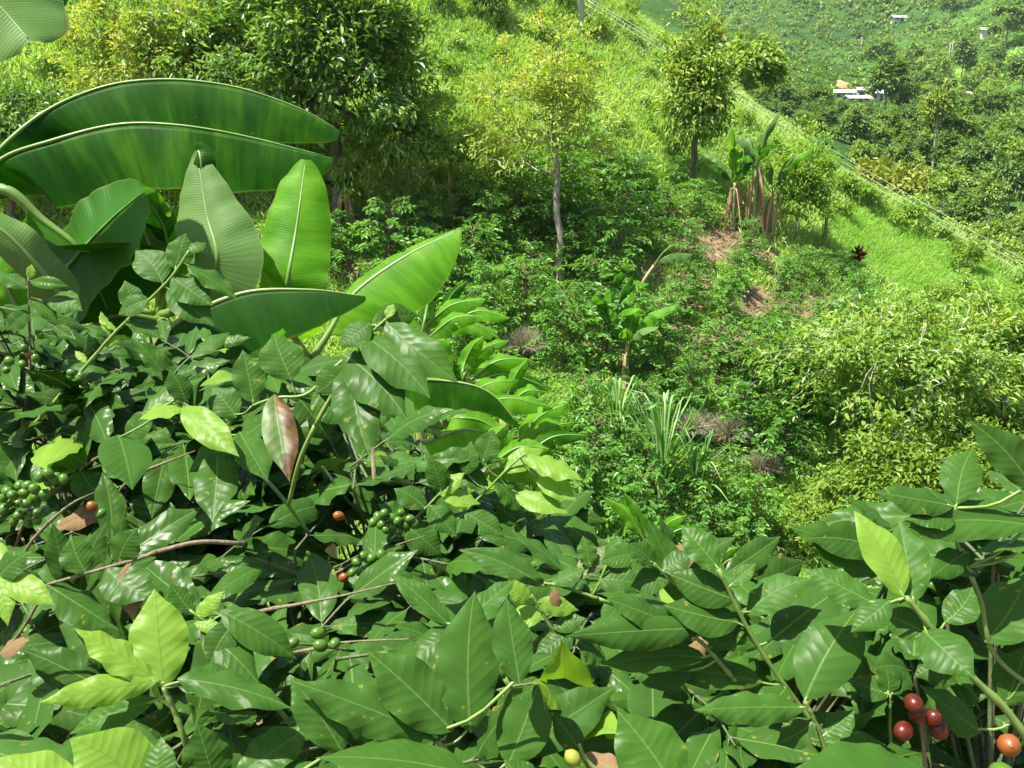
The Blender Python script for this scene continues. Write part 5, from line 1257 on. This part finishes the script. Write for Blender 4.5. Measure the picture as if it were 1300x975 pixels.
# centre: long wavy leaves in front of the wing
hero(2, 1.45, [(400, 540), (440, 470), (470, 425), (490, 405)], [(455, 422, 546, 506, 52, 'd', -.04), (436, 450, 516, 532, 62, 'm', -.05), (490, 410, 582, 486, 48, 'g', -.03), (470, 410, 428, 440, 46, 'd'), (472, 412, 530, 400, 34, 'd'), (440, 465, 400, 500, 50, 'm'), (450, 460, 470, 580, 60, 'm', -.05), (420, 510, 470, 560, 60, 'm'), (492, 404, 500, 386, 12, 'l')])
hero(3, 1.95, [(560, 680), (600, 640), (650, 590), (668, 575)], [(665, 580, 741, 610, 32, 'l', -.03), (655, 626, 722, 652, 30, 'l', -.03), (680, 606, 732, 636, 28, 'l', -.03), (590, 602, 598, 560, 27, 'd'), (612, 588, 626, 544, 38, 'd'), (600, 640, 545, 620, 34, 'm'), (620, 620, 570, 590, 32, 'd'), (640, 600, 690, 570, 28, 'l'), (630, 610, 665, 650, 34, 'g'), (590, 650, 640, 680, 36, 'd')])
hero(3, 1.85, [(480, 700), (530, 655), (560, 625)], [(560, 625, 545, 580, 30, 'd'), (560, 625, 610, 640, 30, 'l'), (540, 645, 500, 620, 36, 'm'), (545, 640, 580, 680, 36, 'd'), (520, 662, 480, 640, 32, 'd'), (515, 668, 560, 705, 40, 'd'), (555, 628, 590, 600, 24, 'l')])
# bare berry-bearing twigs
def twig(pi, Y, stem, r=(.0032, .0008), green=False):
    return hero(pi, Y, stem, [], green=green, r=r, inner=True)
T1 = twig(4, 1.3, [(335, 775), (390, 765), (440, 755), (522, 735)], r=(.0032, .0008))
T2 = twig(7, 1.25, [(340, 836), (400, 823), (440, 815), (532, 811)])
T3 = twig(4, 1.55, [(60, 665), (90, 640), (120, 625)])
T4 = twig(3, 1.75, [(440, 720), (480, 700), (540, 680)])
T5 = twig(10, 1.07, [(1175, 985), (1172, 940), (1165, 880), (1162, 855)])
T6 = twig(1, 1.9, [(190, 595), (215, 585), (248, 572)])
def cherries(br, Y, spec, r=0.008):
    for (x, y, k) in spec:
        o = bpy.data.objects.new('berry', CH[k]); COL.objects.link(o); o.parent = br
        p = at(x, y, Y - 0.012 + rng.normal() * 0.008)
        o.location = p; s = r * (0.88 + .24 * rng.random()); o.scale = (s, s, s)
        o.rotation_euler = (rng.normal() * .7 + .6, rng.normal() * .7, rng.random() * 6)
def cluster(br, Y, cx, cy, rx, ry, n, kinds=('green',), r=.0085):
    sp = []
    for _ in range(400):
        if len(sp) >= n: break
        a = rng.random() * 6.28; q = rng.random() ** .5
        x, y = cx + rx * q * math.cos(a), cy + ry * q * math.sin(a)
        if all((x - s[0]) ** 2 + (y - s[1]) ** 2 > (r * FPX / Y * 1.35) ** 2 for s in sp): sp.append((x, y, kinds[int(rng.integers(0, len(kinds)))]))
    cherries(br, Y, sp, r)
cluster(T3, 1.5, 30, 640, 32, 26, 20); cluster(T3, 1.5, 65, 608, 16, 8, 6); cherries(T3, 1.48, [(117, 643, 'orange'), (15, 628, 'green'), (128, 652, 'green')])
cluster(T4, 1.7, 500, 662, 28, 12, 14, r=.0085); cluster(T4, 1.7, 472, 716, 20, 14, 12, r=.0095); cherries(T4, 1.66, [(436, 733, 'orange'), (447, 727, 'green'), (430, 655, 'orange')])
cluster(T2, 1.22, 405, 808, 8, 12, 5); cherries(T2, 1.22, [(425, 817, 'green'), (350, 826, 'green'), (372, 816, 'green')])
cherries(T5, 1.04, [(1166, 907, 'red'), (1184, 911, 'red'), (1147, 928, 'red'), (1191, 924, 'red'), (1160, 893, 'red')], r=.0115)
cluster(T6, 2.1, 95, 483, 14, 10, 6); cherries(T6, 2.1, [(37, 450, 'orange'), (45, 455, 'green'), (30, 442, 'green'), (28, 462, 'green'), (8, 470, 'green'), (12, 458, 'green'), (90, 473, 'green'), (102, 480, 'green'), (80, 495, 'green')], r=.0095)
cherries(T5, .98, [(1281, 946, 'orange')], r=.0125); cherries(T5, .98, [(1272, 982, 'green')], r=.0125); cherries(T5, 1.0, [(727, 962, 'yellow')], r=.0095)

# ---- fill: leafy sprays through the whole mass
MASK = [(-30, 400), (30, 385), (110, 425), (150, 440), (230, 425), (300, 470), (345, 480), (400, 480), (450, 500), (500, 560), (560, 625), (640, 650), (690, 660), (715, 680), (690, 710), (800, 715), (870, 725), (940, 765), (1010, 765), (1080, 775), (1110, 690), (1180, 665), (1250, 620), (1330, 600), (1330, 1010), (-30, 1010)]
def depth(px, py):
    base = np.interp(py, [350, 450, 550, 650, 750, 850, 975], [2.35, 2.15, 1.95, 1.9, 1.55, 1.22, 1.0])
    right = np.clip((px - 850) / 250, 0, 1)
    return base * (1 - right) + right * np.interp(py, [550, 700, 850, 975], [1.3, 1.3, 1.25, 1.1])
stuff = {}
cand = rng.uniform((-30, 400), (1330, 1010), (6000, 2))
cand = cand[in_poly(cand[:, 0], cand[:, 1], MASK)]
sel = []
for x, y in cand:
    D_ = depth(x, y); md = 86 / D_ ** .75
    if all((x - a) ** 2 + (y - b) ** 2 > md * md for a, b in sel): sel.append((x, y))
print('sprays', len(sel))
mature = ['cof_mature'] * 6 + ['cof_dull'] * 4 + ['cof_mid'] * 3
def spray(x, y, D_, layer):
    P0 = at(x, y, D_)
    d2 = [((x - p.px) ** 2 + (y - p.py) ** 2) for p in PL]
    order = np.argsort(d2)
    pl = PL[order[0]]
    rad = P0 - pl.top; rad[2] = 0
    a = rng.random() * 6.28
    dr = unit(unit(rad + 1e-4) * .7 + np.array((math.cos(a), math.sin(a), 0)) * .6 + UP * rng.uniform(-.15, .5))
    ln = rng.uniform(.14, .24)
    p0 = P0 - dr * ln * .55; p1 = P0 + dr * ln * .45
    t = pl.base + (pl.top - pl.base) * .8
    inner = np.array((pl.top[0], pl.top[1], np.clip(p0[2] - .12, pl.base[2] + .1, pl.top[2])))
    m = MB()
    m.tube(spline([inner, (inner + p0) / 2 + (0, 0, -.02), p0], 7), np.linspace(.004, .003, 7), 5, cap=False)
    path = spline([p0, P0 + UP * .012, p1], 9)
    m.tube(path, np.linspace(.003, .0016, 9), 5)
    young = rng.random() < (.10 if layer == 0 else .02)
    specs = []
    npair = int(rng.integers(3, 5))
    for k in range(npair):
        q = path[min(8, int(round((k + .6) / npair * 8)))]
        tw = rng.normal() * .5 + (k % 2) * 1.2
        s0 = unit(np.cross(dr, UP)); s1 = np.cross(s0, dr)
        sd = s0 * math.cos(tw) + s1 * math.sin(tw) * .35
        for sg in (-1, 1):
            if rng.random() < .08: continue
            d = unit(sd * sg * .85 + dr * (.5 + .25 * rng.random()) - UP * rng.uniform(.0, .55))
            L_ = (.095 + .115 * rng.random() ** .8) * (.8 if k == npair - 1 else 1)
            n = unit(UP * .85 + TOCAM * rng.uniform(.1, .9) + rvec(1)[0] * .45)
            mk = mature[int(rng.integers(0, len(mature)))]
            if rng.random() < (.8 if (x < 540 and 530 < y < 790) else .5 if layer == 0 else .8): mk = 'cof_deep'  # painted shade: darker leaf colour, mostly lower left and in deeper layers
            if young and k >= npair - 2: mk = 'cof_lime' if rng.random() < .6 else 'cof_mid'
            if rng.random() < .004: mk = 'cof_brown'
            b0 = q + d * .012
            specs.append((b0, q + d * (L_ + .012), n, mk, rng.uniform(.35, .45), q))
    for sp in specs: m.tube([sp[5], sp[0], sp[0] + (sp[1] - sp[0]) * .05], .0014, 4, cap=False)
    return pl, m, specs
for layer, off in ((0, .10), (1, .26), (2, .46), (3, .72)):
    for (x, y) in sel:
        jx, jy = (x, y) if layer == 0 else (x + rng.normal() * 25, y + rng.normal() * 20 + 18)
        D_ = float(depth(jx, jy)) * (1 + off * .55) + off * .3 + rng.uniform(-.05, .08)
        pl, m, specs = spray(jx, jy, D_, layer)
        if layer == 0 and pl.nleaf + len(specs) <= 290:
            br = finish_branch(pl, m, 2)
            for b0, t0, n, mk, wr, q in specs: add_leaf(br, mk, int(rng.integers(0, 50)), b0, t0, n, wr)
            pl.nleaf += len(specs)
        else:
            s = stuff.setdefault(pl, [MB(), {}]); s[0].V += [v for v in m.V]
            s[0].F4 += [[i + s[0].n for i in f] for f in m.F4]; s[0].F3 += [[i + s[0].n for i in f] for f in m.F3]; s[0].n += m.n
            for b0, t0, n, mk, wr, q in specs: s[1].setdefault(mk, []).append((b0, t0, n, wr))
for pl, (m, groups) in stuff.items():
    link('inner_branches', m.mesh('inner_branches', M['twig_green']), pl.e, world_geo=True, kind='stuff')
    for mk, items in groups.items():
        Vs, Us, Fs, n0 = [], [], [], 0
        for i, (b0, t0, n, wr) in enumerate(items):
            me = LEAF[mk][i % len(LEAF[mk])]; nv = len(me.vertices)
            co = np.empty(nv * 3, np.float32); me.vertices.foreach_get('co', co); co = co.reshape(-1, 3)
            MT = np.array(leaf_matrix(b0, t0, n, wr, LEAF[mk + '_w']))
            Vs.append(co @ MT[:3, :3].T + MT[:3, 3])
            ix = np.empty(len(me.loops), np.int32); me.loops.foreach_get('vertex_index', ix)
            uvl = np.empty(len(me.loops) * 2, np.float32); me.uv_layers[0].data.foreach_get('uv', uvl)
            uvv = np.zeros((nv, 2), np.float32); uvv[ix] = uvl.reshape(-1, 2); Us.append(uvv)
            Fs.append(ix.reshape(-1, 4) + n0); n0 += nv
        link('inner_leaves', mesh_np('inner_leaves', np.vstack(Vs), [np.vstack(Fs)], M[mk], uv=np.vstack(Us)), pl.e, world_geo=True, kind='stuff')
print('leaves', [p.nleaf for p in PL])

# ------------------------------------------------------------------ thin haze over the valley
m, nt = new_mat('haze')
pv = N(nt, 'ShaderNodeVolumePrincipled'); pv.inputs['Color'].default_value = (0.86, 0.93, 0.98, 1); pv.inputs['Density'].default_value = 0.00014; pv.inputs['Anisotropy'].default_value = 0.2
out = N(nt, 'ShaderNodeOutputMaterial'); L(nt, pv.outputs[0], out.inputs['Volume'])
mb = MB(); mb.box((-300, -30, -60), (700, 1200, 420)); hz = link('haze', mb.mesh('haze', m, False)); hz['kind'] = 'stuff'
